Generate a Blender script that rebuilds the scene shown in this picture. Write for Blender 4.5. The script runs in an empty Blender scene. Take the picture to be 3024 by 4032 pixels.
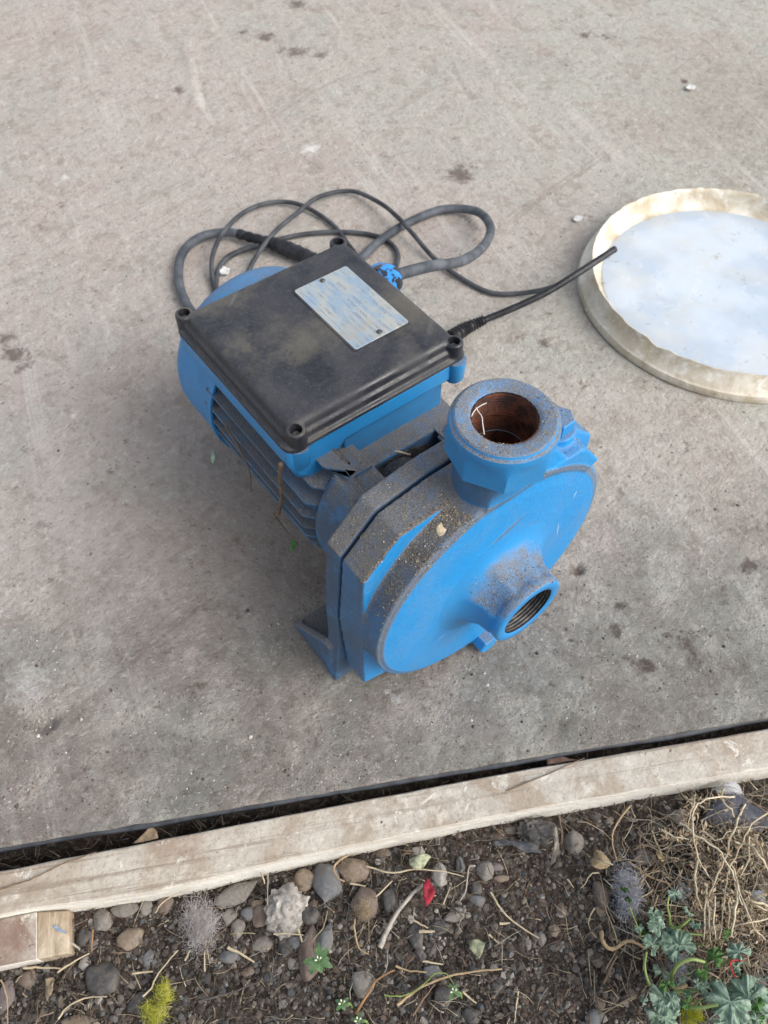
import bpy, bmesh, math, random
import numpy as np
from mathutils import Vector, Matrix, noise
random.seed(7); np.random.seed(7)
C = bpy.context.scene.collection
SC = bpy.context.scene
R = math.radians

# ------------------------------------------------------------------ camera
CAM = np.array([-.2419, -.1806, .6085])
pt, yw, rl, FPX = .9636, .6705, .0208, 3209.4
_f = np.array([math.sin(yw)*math.cos(pt), math.cos(yw)*math.cos(pt), -math.sin(pt)])
_r = np.array([math.cos(yw), -math.sin(yw), 0.0]); _u = np.cross(_r, _f)
_r2 = math.cos(rl)*_r+math.sin(rl)*_u; _u2 = -math.sin(rl)*_r+math.cos(rl)*_u
cd = bpy.data.cameras.new('camera'); cam = bpy.data.objects.new('camera', cd); C.objects.link(cam)
M = Matrix(((_r2[0], _u2[0], -_f[0], CAM[0]), (_r2[1], _u2[1], -_f[1], CAM[1]), (_r2[2], _u2[2], -_f[2], CAM[2]), (0, 0, 0, 1)))
cam.matrix_world = M
cd.sensor_fit = 'VERTICAL'; cd.sensor_height = 36; cd.sensor_width = 27
cd.lens = FPX/4032*36; cd.clip_start = .01; cd.clip_end = 200
cd.dof.use_dof = True; cd.dof.focus_distance = .50; cd.dof.aperture_fstop = 13
SC.camera = cam

# ------------------------------------------------------------------ light
w = bpy.data.worlds.new('World'); SC.world = w; w.use_nodes = True
nt = w.node_tree; nt.nodes.clear()
sky = nt.nodes.new('ShaderNodeTexSky'); sky.sky_type = 'NISHITA'; sky.sun_disc = False
SUN_EL, SUN_AZ = 42, 150      # azimuth measured clockwise from +Y
sky.sun_elevation = R(SUN_EL); sky.sun_rotation = R(SUN_AZ); sky.dust_density = 3; sky.air_density = 1.0
hs = nt.nodes.new('ShaderNodeHueSaturation'); hs.inputs['Saturation'].default_value = .42
bg = nt.nodes.new('ShaderNodeBackground'); bg.inputs['Strength'].default_value = .148
wo = nt.nodes.new('ShaderNodeOutputWorld')
nt.links.new(sky.outputs[0], hs.inputs['Color']); nt.links.new(hs.outputs[0], bg.inputs[0]); nt.links.new(bg.outputs[0], wo.inputs[0])
sl = bpy.data.lights.new('sun', 'SUN'); sl.energy = 1.15; sl.angle = R(46); sl.color = (1, .975, .94)
so = bpy.data.objects.new('sun', sl); C.objects.link(so)
sd = Vector((math.sin(R(SUN_AZ))*math.cos(R(SUN_EL)), math.cos(R(SUN_AZ))*math.cos(R(SUN_EL)), math.sin(R(SUN_EL))))
so.rotation_euler = sd.to_track_quat('Z', 'Y').to_euler(); so.location = sd*3
SC.cycles.use_denoising = True; SC.cycles.denoising_input_passes = 'RGB_ALBEDO_NORMAL'; SC.cycles.denoising_prefilter = 'NONE'; SC.cycles.use_adaptive_sampling = False; SC.cycles.max_bounces = 5; SC.cycles.diffuse_bounces = 3; SC.cycles.glossy_bounces = 2; SC.cycles.caustics_reflective = False; SC.cycles.caustics_refractive = False; SC.cycles.sample_clamp_indirect = 3
SC.view_settings.view_transform = 'Standard'; SC.view_settings.look = 'None'
SC.view_settings.gamma = 1; SC.view_settings.use_curve_mapping = False
SC.view_settings.exposure = .74

# ------------------------------------------------------------------ photo pixel -> point on a level plane
def at(px, py, z=0.0, reg=None):
    if reg:
        x0, y0, s = reg; px = x0+px/s; py = y0+py/s
    d = _f*FPX+_r2*(px-1512)+_u2*(2016-py); t = (z-CAM[2])/d[2]
    P = CAM+t*d
    return Vector(P)
K = 3024/1659
P_ = (0, 3350, 2.1944); Q_ = (700, 3350, 2.1944); S_ = (1400, 3200, 2.0738)
T_ = (2100, 3050, 1.7955); U_ = (2324, 3400, 2.37); A_ = (0, 0, 1/K); R2_ = (650, 1400, 1.3825); R3_ = (1200, 1400, 1.3272)
B5 = (0, 2700, 1.508); B7 = (2000, 2800, 1.62)

# ------------------------------------------------------------------ object helpers
def tag(o, label=None, cat=None, group=None, kind=None):
    if label: o['label'] = label
    if cat: o['category'] = cat
    if group: o['group'] = group
    if kind: o['kind'] = kind
    return o
def link(name, me, m=None, parent=None, smooth=35):
    o = bpy.data.objects.new(name, me); C.objects.link(o)
    if m is not None:
        for x in (m if isinstance(m, (list, tuple)) else [m]): me.materials.append(x)
    if parent is not None: o.parent = parent
    if smooth is not None and len(me.polygons):
        me.polygons.foreach_set('use_smooth', [True]*len(me.polygons))
        if smooth < 180: me.set_sharp_from_angle(angle=R(smooth))
    return o
def from_bm(name, bm, m=None, parent=None, smooth=35):
    bmesh.ops.recalc_face_normals(bm, faces=bm.faces)
    me = bpy.data.meshes.new(name); bm.to_mesh(me); bm.free()
    return link(name, me, m, parent, smooth)
def from_lists(name, V, F, m=None, parent=None, smooth=180, cols=None):
    me = bpy.data.meshes.new(name); me.from_pydata([tuple(v) for v in V], [], F); me.update()
    if cols is not None:
        ca = me.color_attributes.new('col', 'FLOAT_COLOR', 'POINT')
        ca.data.foreach_set('color', np.asarray(cols, dtype=np.float32).ravel())
    return link(name, me, m, parent, smooth)
def empty(name, loc=(0, 0, 0)):
    o = bpy.data.objects.new(name, None); C.objects.link(o); o.location = loc; o.empty_display_size = .02
    return o
def bev(o, w=.001, seg=2, ang=35):
    m = o.modifiers.new('bevel', 'BEVEL'); m.width = w; m.segments = seg; m.limit_method = 'ANGLE'; m.angle_limit = R(ang)
    return o
AX = {'y': lambda c, r, a, h: (c[0]+r*math.cos(a), h, c[1]+r*math.sin(a)),
      'z': lambda c, r, a, h: (c[0]+r*math.cos(a), c[1]+r*math.sin(a), h),
      'x': lambda c, r, a, h: (h, c[0]+r*math.cos(a), c[1]+r*math.sin(a))}
def lathe_bm(prof, axis, c, seg=64, bm=None, close=False, off=0.0):
    """prof rows: (radius, height[, polygon sides])"""
    bm = bm or bmesh.new(); f = AX[axis]; rings = []
    for row in prof:
        r, h = row[0], row[1]; n = row[2] if len(row) > 2 else 0
        ring = []
        for i in range(seg):
            a = 2*math.pi*i/seg+off; rr = r
            if n:
                s = 2*math.pi/n; b = ((a-off) % s)-s/2; rr = r/max(math.cos(b), .5)
            ring.append(bm.verts.new(f(c, max(rr, 1e-5), a, h)))
        rings.append(ring)
    for a, b in zip(rings, rings[1:]):
        for i in range(seg): bm.faces.new((a[i], a[(i+1) % seg], b[(i+1) % seg], b[i]))
    if close:
        bm.faces.new(rings[0]); bm.faces.new(rings[-1])
    return bm
def poly_bm(pts, y0, y1, bm=None, plane='xz'):
    bm = bm or bmesh.new()
    g = {'xz': lambda p, h: (p[0], h, p[1]), 'xy': lambda p, h: (p[0], p[1], h), 'yz': lambda p, h: (h, p[0], p[1])}[plane]
    a = [bm.verts.new(g(p, y0)) for p in pts]; b = [bm.verts.new(g(p, y1)) for p in pts]
    n = len(pts); bm.faces.new(a); bm.faces.new(b[::-1])
    for i in range(n): bm.faces.new((a[i], a[(i+1) % n], b[(i+1) % n], b[i]))
    return bm
def box_bm(x0, x1, y0, y1, z0, z1, bm=None):
    return poly_bm([(x0, y0), (x1, y0), (x1, y1), (x0, y1)], z0, z1, bm, 'xy')
def rrect(x0, x1, y0, y1, r, n=6):
    o = []
    for cx, cy, a0 in ((x1-r, y1-r, 0), (x0+r, y1-r, 90), (x0+r, y0+r, 180), (x1-r, y0+r, 270)):
        for k in range(n+1):
            a = R(a0+90*k/n); o.append((cx+r*math.cos(a), cy+r*math.sin(a)))
    return o
def loft_bm(rings, bm=None, caps=True):
    bm = bm or bmesh.new(); vs = [[bm.verts.new(p) for p in r] for r in rings]; n = len(rings[0])
    for a, b in zip(vs, vs[1:]):
        for i in range(n): bm.faces.new((a[i], a[(i+1) % n], b[(i+1) % n], b[i]))
    if caps: bm.faces.new(vs[0]); bm.faces.new(vs[-1])
    return bm
def smooth_path(pts, n=10):
    P = [Vector(p) for p in pts]
    if len(P) == 2: return [P[0].lerp(P[1], i/4) for i in range(5)]
    P = [P[0]*2-P[1]]+P+[P[-1]*2-P[-2]]; out = []
    for i in range(1, len(P)-2):
        a, b, c, d = P[i-1:i+3]
        for k in range(n):
            t = k/n
            out.append(.5*((2*b)+(c-a)*t+(2*a-5*b+4*c-d)*t*t+(3*b-a-3*c+d)*t**3))
    out.append(P[-2]); return out
def tube_lists(pts, rad, seg=8, flat=1.0):
    """pts smoothed; rad number or function(t)"""
    V, F = [], []; n = len(pts); up = Vector((0, 0, 1)); 
    for i, p in enumerate(pts):
        t = (pts[min(i+1, n-1)]-pts[max(i-1, 0)])
        t = t.normalized() if t.length > 1e-9 else Vector((1, 0, 0))
        s = t.cross(up)
        if s.length < .05: s = t.cross(Vector((1, 0, 0)))
        s.normalize(); q = s.cross(t)
        r = rad(i/(n-1)) if callable(rad) else rad
        for k in range(seg):
            a = 2*math.pi*k/seg; V.append(p+s*r*math.cos(a)+q*r*flat*math.sin(a))
    for i in range(n-1):
        for k in range(seg):
            F.append((i*seg+k, i*seg+(k+1) % seg, (i+1)*seg+(k+1) % seg, (i+1)*seg+k))
    F.append(tuple(range(seg))[::-1]); F.append(tuple((n-1)*seg+k for k in range(seg)))
    return V, F
def tube(name, pts, rad, m, parent=None, seg=10, n=10, flat=1.0):
    V, F = tube_lists(smooth_path(pts, n), rad, seg, flat)
    return from_lists(name, V, F, m, parent, 60)

# ------------------------------------------------------------------ material helpers
class Mat:
    def __init__(s, name, rough=.6, spec=.5, metal=0):
        s.m = bpy.data.materials.new(name); s.m.use_nodes = True; s.nt = s.m.node_tree
        s.b = s.nt.nodes['Principled BSDF']; s.b.inputs['Roughness'].default_value = rough
        s.b.inputs['Specular IOR Level'].default_value = spec; s.b.inputs['Metallic'].default_value = metal
        s.tc = s.nt.nodes.new('ShaderNodeTexCoord').outputs['Object']; s.bumpout = None
    def n(s, t, **kw):
        x = s.nt.nodes.new(t)
        for k, v in kw.items(): setattr(x, k, v)
        return x
    def l(s, a, b): s.nt.links.new(a, b)
    def noise(s, scale, detail=4, rough=.55, dist=0, vec=None, stretch=None):
        x = s.n('ShaderNodeTexNoise'); x.inputs['Scale'].default_value = scale; x.inputs['Detail'].default_value = detail
        x.inputs['Roughness'].default_value = rough; x.inputs['Distortion'].default_value = dist
        v = vec or s.tc
        if stretch:
            mr = s.n('ShaderNodeMapping'); mr.inputs['Rotation'].default_value = (0, 0, stretch[1]); s.l(v, mr.inputs['Vector'])
            mp = s.n('ShaderNodeMapping'); mp.inputs['Scale'].default_value = stretch[0]; s.l(mr.outputs[0], mp.inputs['Vector']); v = mp.outputs[0]
        s.l(v, x.inputs['Vector']); return x.outputs['Fac']
    def voro(s, scale, feat='F1', out='Distance', rnd=1):
        x = s.n('ShaderNodeTexVoronoi', feature=feat); x.inputs['Scale'].default_value = scale
        x.inputs['Randomness'].default_value = rnd; s.l(s.tc, x.inputs['Vector']); return x.outputs[out]
    def step(s, v, lo, hi, a=0, b=1):
        x = s.n('ShaderNodeMapRange'); x.interpolation_type = 'SMOOTHSTEP'
        for i, q in ((1, lo), (2, hi), (3, a), (4, b)): x.inputs[i].default_value = q
        s.l(v, x.inputs[0]); return x.outputs[0]
    def math(s, op, a, b=None, clamp=False):
        x = s.n('ShaderNodeMath', operation=op, use_clamp=clamp)
        for i, q in enumerate((a, b)):
            if q is None: continue
            if isinstance(q, (int, float)): x.inputs[i].default_value = q
            else: s.l(q, x.inputs[i])
        return x.outputs[0]
    def mix(s, f, a, b, mode='MIX'):
        x = s.n('ShaderNodeMix', data_type='RGBA', blend_type=mode)
        if isinstance(f, (int, float)): x.inputs[0].default_value = f
        else: s.l(f, x.inputs[0])
        for i, q in ((6, a), (7, b)):
            if isinstance(q, (tuple, list)): x.inputs[i].default_value = (*q[:3], 1)
            else: s.l(q, x.inputs[i])
        return x.outputs[2]
    def attr(s, name, out='Fac'):
        x = s.n('ShaderNodeAttribute'); x.attribute_name = name; return x.outputs[out]
    def color(s, c):
        if isinstance(c, (tuple, list)): s.b.inputs['Base Color'].default_value = (*c[:3], 1)
        else: s.l(c, s.b.inputs['Base Color'])
    def rough(s, c): s.l(c, s.b.inputs['Roughness'])
    def bump(s, h, dist=.001, strength=1):
        x = s.n('ShaderNodeBump'); x.inputs['Strength'].default_value = strength; x.inputs['Distance'].default_value = dist
        s.l(h, x.inputs['Height'])
        if s.bumpout is not None: s.l(s.bumpout, x.inputs['Normal'])
        s.bumpout = x.outputs[0]; s.l(x.outputs[0], s.b.inputs['Normal'])
    def nz(s, k='Z', true=True):
        g = s.n('ShaderNodeNewGeometry'); x = s.n('ShaderNodeSeparateXYZ'); s.l(g.outputs['True Normal' if true else 'Normal'], x.inputs[0]); return x.outputs[k]

def simple(name, c1, c2, scale=60, rough=.7, bump=0, bs=200, metal=0, spec=.4, stretch=None):
    m = Mat(name, rough, spec, metal)
    m.color(m.mix(m.step(m.noise(scale, 5, stretch=stretch), .35, .65), c1, c2))
    if bump: m.bump(m.noise(bs, 4, stretch=stretch), bump)
    return m.m

DUST = (.26, .235, .20)
def paint(name, film=.1, up=1.0, base=(.016, .250, .59), lo=.15, hi=.75, rgh=.36, wear=False):
    """blue enamel with settled dust: a thin slate film of dust and painted side shade everywhere and a coat where the surface faces up"""
    m = Mat(name, rgh, .45)
    n1 = m.noise(45, 6, .65); n2 = m.noise(16, 3); n3 = m.noise(1000, 5, .8)
    b = m.mix(m.step(n2, .3, .7), base, (base[0]*1.25+.004, base[1]*1.1, base[2]*1.04))
    thin = m.math('MULTIPLY', m.step(n1, .25, .75), film)
    thin = m.math('ADD', thin, film*.55)
    c = m.mix(m.math('MINIMUM', thin, .92), b, (.075, .098, .135))  # slate film colour: thin dust plus the shade of the left-hand sides
    upm = m.step(m.nz('Z', False), lo, hi)
    t = m.math('ADD', upm, m.math('MULTIPLY', m.math('SUBTRACT', n1, .5), 1.3))
    mask = m.math('MULTIPLY', m.step(t, .35, 1.05), m.math('MULTIPLY', m.math('MULTIPLY', m.step(upm, 0, .12), up), m.step(m.noise(150, 6, .8), .35, .6, .55, 1)))
    sp = m.step(n3, .40, .62)
    dc = m.mix(sp, (.135, .132, .13), DUST)
    gr = m.voro(900); g2 = m.step(gr, .0, .22, 1, 0)
    rr = m.n('ShaderNodeTexNoise'); rr.inputs['Scale'].default_value = 330; m.l(m.tc, rr.inputs['Vector'])
    dc = m.mix(m.math('MULTIPLY', g2, m.step(rr.outputs['Fac'], .55, .7)), dc, (.40, .34, .25))
    if wear:
        g_ = m.n('ShaderNodeNewGeometry'); e_ = m.math('MULTIPLY', m.step(g_.outputs['Pointiness'], .525, .60), m.step(n1, .3, .55))
        c = m.mix(m.math('MULTIPLY', e_, .9), c, base); mask = m.math('MULTIPLY', mask, m.math('SUBTRACT', 1, m.math('MULTIPLY', e_, .75)))
    m.color(m.mix(mask, c, dc))
    allm = m.math('MAXIMUM', mask, m.math('MULTIPLY', thin, .8), True)
    m.rough(m.math('ADD', m.math('MULTIPLY', allm, .5), rgh, True))
    m.bump(m.noise(260, 4, .6), .00035)
    m.bump(m.math('MULTIPLY', m.noise(900, 3, .7), mask), .0009)
    return m.m
blue_face = paint('blue_enamel_clean', .05, .8, lo=.45, hi=.95)
blue_top = paint('blue_enamel_dusted', .12, .97, lo=.02, hi=.42)
blue_side = paint('blue_enamel_grimy_shaded', .95, .95, lo=.05, hi=.5, wear=True)  # heavy film: dirt and side shade in one colour
blue_motor = paint('blue_enamel_motor', .80, .85, lo=.3, hi=.95)
blue_box = paint('blue_enamel_box', .10, .8, lo=.35, hi=.9)
blue_fan = paint('blue_enamel_fan_cover', .22, .45, lo=.2, hi=.9)
nut_blue = paint('blue_enamel_cast', .16, .93, lo=.55, hi=.85)
def mk_rust():
    m = Mat('rusty_iron', .75, .35)
    a = m.step(m.noise(120, 5, .7), .35, .65); c = m.mix(a, (.035, .014, .010), (.17, .055, .025))
    c = m.mix(m.step(m.noise(60, 3), .55, .7), c, (.03, .012, .010)); m.color(c); m.bump(m.noise(500, 4), .0006); return m.m
rust = mk_rust()
steel_dark = simple('dark_dirty_steel', (.04, .04, .042), (.12, .11, .10), 300, .5, .0003, 900, .5)
def mk_black(name='black_plastic', dust=.50, base=(.016, .018, .024)):
    m = Mat(name, .34, .5)
    n1 = m.noise(26, 6, .62, .6); n2 = m.noise(11, 3, .5); up = m.step(m.nz('Z', False), .2, .9)
    film = m.math('MULTIPLY', m.step(n1, .30, .72), dust)
    c = m.mix(film, base, (.070, .068, .072))
    warm = m.math('MULTIPLY', m.step(m.math('ADD', n2, m.math('MULTIPLY', m.noise(60, 6, .75), .5)), .70, .90), .60)
    c = m.mix(m.math('MULTIPLY', warm, up), c, (.125, .112, .085))
    sp = m.step(m.noise(1100, 2), .70, .76); c = m.mix(m.math('MULTIPLY', sp, .5), c, (.22, .20, .17))
    fs = m.step(m.noise(380, 5, .8), .45, .7); c = m.mix(m.math('MULTIPLY', m.math('MULTIPLY', fs, up), .26), c, (.13, .12, .115))
    scr = m.math('MULTIPLY', m.step(m.noise(30, 2, .5, .3, stretch=((.15, 9, 1), R(-38))), .66, .68), m.step(n2, .5, .6)); c = m.mix(m.math('MULTIPLY', scr, .35), c, (.20, .21, .23))
    m.color(c); m.rough(m.step(film, 0, .45, .27, .70)); m.bump(m.noise(700, 3), .00018); return m.m
black = mk_black()
black_side = mk_black('black_plastic_side', .35)
black_dusty = simple('dusty_lid_flank', (.035, .033, .032), (.10, .088, .075), 80, .8, .0003, 600)
rubber = simple('grey_rubber_cable', (.045, .052, .062), (.115, .125, .14), 40, .62, .00015, 600, spec=.35)
rubber2 = simple('thin_rubber_cable', (.030, .033, .038), (.075, .080, .086), 50, .6, .00015, 600, spec=.35)
rubber_black = simple('black_tape', (.008, .008, .010), (.025, .025, .028), 90, .42, .0003, 300)
def mk_gland():
    m = Mat('chipped_blue_gland', .25, .6); n = m.noise(130, 3)
    m.color(m.mix(m.step(n, .42, .5), (.012, .014, .02), (.02, .22, .58))); return m.m
gland_mat = mk_gland()
def mk_plate():
    m = Mat('worn_aluminium_plate', .5, .5, .08)
    a = m.noise(70, 6, .7, stretch=((1, .35, 1), 0)); c = m.mix(m.step(a, .42, .62), (.38, .39, .36), (.25, .33, .41))
    sxp = m.n('ShaderNodeSeparateXYZ'); m.l(m.tc, sxp.inputs[0])
    row = m.step(m.math('SINE', m.math('MULTIPLY', sxp.outputs['X'], 1300)), -.1, .35)
    glyph = m.step(m.noise(1500, 1, stretch=((.8, 1, 1), 0)), .50, .56)
    lines = m.step(m.math('SINE', m.math('MULTIPLY', sxp.outputs['X'], 650)), .985, .998)
    pr = m.math('MULTIPLY', m.math('MAXIMUM', m.math('MULTIPLY', m.math('MULTIPLY', row, glyph), m.step(m.noise(70, 2), .42, .55)), lines), m.step(m.noise(90, 4), .40, .58))
    c = m.mix(m.math('MULTIPLY', pr, .75), c, (.06, .10, .18))
    c = m.mix(m.step(m.noise(35, 4), .55, .75), c, (.33, .32, .28))
    m.color(c); m.bump(m.noise(800, 3), .0001); return m.m
plate_mat = mk_plate()

# ------------------------------------------------------------------ concrete slab
sdir = Vector((.885, -.4656, 0)).normalized(); tdir = Vector((-.4656, -.885, 0)).normalized()   # along edge, towards soil
O = Vector((-.37, .084, 0))
def st(s, t, z=0): return O+sdir*s+tdir*t+Vector((0, 0, z))
def to_st(p): d = Vector((p[0], p[1], 0))-O; return d.dot(sdir), d.dot(tdir)

def mk_concrete():
    m = Mat('weathered_concrete', .86, .3)
    big = m.noise(3.2, 4, .55, .4); mid = m.noise(11, 6, .62, .3); fine = m.noise(95, 6, .7)
    sp_ = m.n('ShaderNodeSeparateXYZ'); m.l(m.tc, sp_.inputs[0])
    bias = m.math('MULTIPLY', m.math('SUBTRACT', sp_.outputs['X'], m.math('MULTIPLY', sp_.outputs['Y'], .75)), .35)   # the pour is pinker on the left
    c = m.mix(m.step(m.math('ADD', big, bias), .36, .64), (.408, .362, .322), (.392, .378, .328))      # pinkish to greenish grey
    c = m.mix(m.math('MULTIPLY', m.step(m.noise(5, 6, .6, .3), .50, .62), .45), c, (.375, .305, .268))
    c = m.mix(m.math('MULTIPLY', m.step(m.noise(8, 5, .6, .3), .52, .62), .45), c, (.345, .350, .305))
    c = m.mix(m.math('MULTIPLY', m.step(m.noise(26, 7, .72, .5), .52, .62), .42), c, (.245, .21, .17))
    c = m.mix(m.math('MULTIPLY', m.step(m.noise(70, 5, .7), .54, .60), .36), c, (.225, .195, .16))
    c = m.mix(m.math('MULTIPLY', m.step(m.noise(90, 5, .7, .2), .55, .61), .38), c, (.54, .515, .47))
    c = m.mix(m.math('MULTIPLY', m.step(m.noise(170, 4, .7), .57, .63), .42), c, (.185, .155, .125))
    c = m.mix(m.math('MULTIPLY', m.step(m.noise(190, 4, .7), .60, .65), .40), c, (.60, .575, .53))
    c = m.mix(m.math('MULTIPLY', m.step(m.noise(42, 6, .75), .60, .67), .70), c, (.16, .12, .09))
    vs = m.math('MULTIPLY', m.step(m.math('ADD', m.voro(62), m.math('MULTIPLY', m.math('SUBTRACT', m.noise(300, 3), .5), .12)), .05, .10, 1, 0), m.step(m.noise(18, 2), .50, .56))
    c = m.mix(m.math('MULTIPLY', vs, .8), c, (.085, .065, .05))
    vs2 = m.math('MULTIPLY', m.step(m.voro(115), .06, .12, 1, 0), m.step(m.noise(33, 2), .54, .58))
    c = m.mix(m.math('MULTIPLY', vs2, .7), c, (.60, .58, .53))
    t2 = m.noise(7, 6, .72, .5, stretch=((.22, 4.0, 1), R(-75))); c = m.mix(m.math('MULTIPLY', m.math('MULTIPLY', m.step(t2, .54, .62), m.step(m.noise(5, 2), .42, .55)), .42), c, (.54, .51, .46))
    t3 = m.noise(9, 6, .72, .5, stretch=((.2, 4.0, 1), R(-10))); c = m.mix(m.math('MULTIPLY', m.math('MULTIPLY', m.step(t3, .56, .62), m.step(m.noise(4, 2), .45, .58)), .34), c, (.23, .19, .155))
    trow = m.noise(14, 5, .6, stretch=((.2, 2.6, 1), R(-62)))
    c = m.mix(m.math('MULTIPLY', m.step(trow, .55, .7), .15), c, (.22, .20, .165))
    st_ = m.attr('col', 'Color'); sx = m.n('ShaderNodeSeparateColor'); m.l(st_, sx.inputs[0])
    jit = m.math('MULTIPLY', m.math('SUBTRACT', m.noise(75, 6, .75, .3), .5), 2.6)
    def am(o, k, lo=.35, hi=.85, j=1): return m.math('MULTIPLY', m.step(m.math('ADD', sx.outputs[o], m.math('MULTIPLY', m.math('MULTIPLY', jit, j), m.step(sx.outputs[o], 0, .12))), lo, hi), k)
    c = m.mix(am('Red', .50, .10, 1.2, .55), c, (.20, .15, .115))       # brown soaked dirt
    c = m.mix(am('Green', .72, .30, .95), c, (.07, .040, .030))    # dark rusty spots
    c = m.mix(am('Blue', .7, .35, 1.1), c, (.72, .71, .68))        # white lime spots
    m.color(c)
    rough_zone = m.math('ADD', .50, m.attr('rz'))
    m.bump(m.math('MULTIPLY', m.noise(75, 8, .68), rough_zone), .0065, 1)
    m.bump(t2, .0015, .5)
    m.bump(m.math('MULTIPLY', m.noise(260, 4, .65), rough_zone), .0022, 1)
    m.bump(trow, .0022, .5)
    p = m.voro(58); pk = m.math('MULTIPLY', m.step(p, 0, .13, 1, 0), m.step(m.noise(30, 2), .5, .62))
    m.bump(pk, -.0022, 1)
    m.bump(m.math('MULTIPLY', m.step(m.noise(190, 7, .85, .4), .42, .62), m.math('MULTIPLY', m.attr('rz'), m.step(m.noise(20, 3), .35, .6))), .0014, .9)
    return m.m
concrete = mk_concrete()
# stain list: (point, radius, channel, strength)
stains = []
def stain(px, py, r, ch, k=1, reg=A_, sx=1): p = at(px, py, 0, reg); stains.append((p.x, p.y, r, ch, k, sx))
for px, py, r, k in ((300, 820, .10, .6), (420, 900, .12, .85), (500, 1010, .12, .95), (560, 1130, .11, 1.0), (620, 1230, .08, 1.0), (440, 1060, .12, .85), (380, 1150, .08, .5), (660, 1330, .04, .9),
    (330, 1010, .08, .5), (1640, 230, .20, .75), (1590, 190, .08, .6), (1500, 330, .10, .35), (130, 100, .12, .35), (200, 560, .10, .35), (1280, 690, .05, .5), (1240, 760, .05, .35), (680, 1460, .03, .6), (170, 1310, .04, .5)):
    stain(px, py, r, 0, k)
for px, py, r, k in ((995, 378, .022, 1), (980, 372, .012, 1), (575, 78, .016, 1), (640, 112, .022, .8), (690, 118, .014, .9), (610, 108, .014, .7), (385, 195, .012, .9), (30, 765, .018, .9), (50, 790, .012, .8), (20, 730, .012, .8), (60, 770, .010, .7),
    (640, 10, .02, .9), (525, 68, .01, .7), (1260, 75, .016, .8), (1310, 78, .014, .6), (1478, 175, .008, 1), (1175, 740, .01, .7), (1330, 1360, .010, .9), (1395, 1440, .008, .9), (1250, 1230, .008, 1), (1485, 1390, .012, .7),
    (1500, 1430, .010, .7), (1340, 1610-1200+900, .006, .8), (1040, 1240, .004, .7), (850, 1500, .006, .8), (90, 1130, .006, .6), (1620, 1220, .010, .8), (1560, 1300, .012, .5)):
    stain(px, py, r, 1, k)
for px, py, r, k in ((672, 322, .016, 1), (140, 384, .007, 1), (1205, 640, .006, .5), (55, 1480, .022, .8), (30, 1490, .014, .7), (65, 1470, .012, .7), (860, 1510, .006, .9), (1545, 187, .008, .6), (838, 1495, .005, .8), (160, 1148-250, .004, .8), (1300, 470, .004, .8), (395, 715, .003, .7)):
    stain(px, py, r, 2, k)
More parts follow.
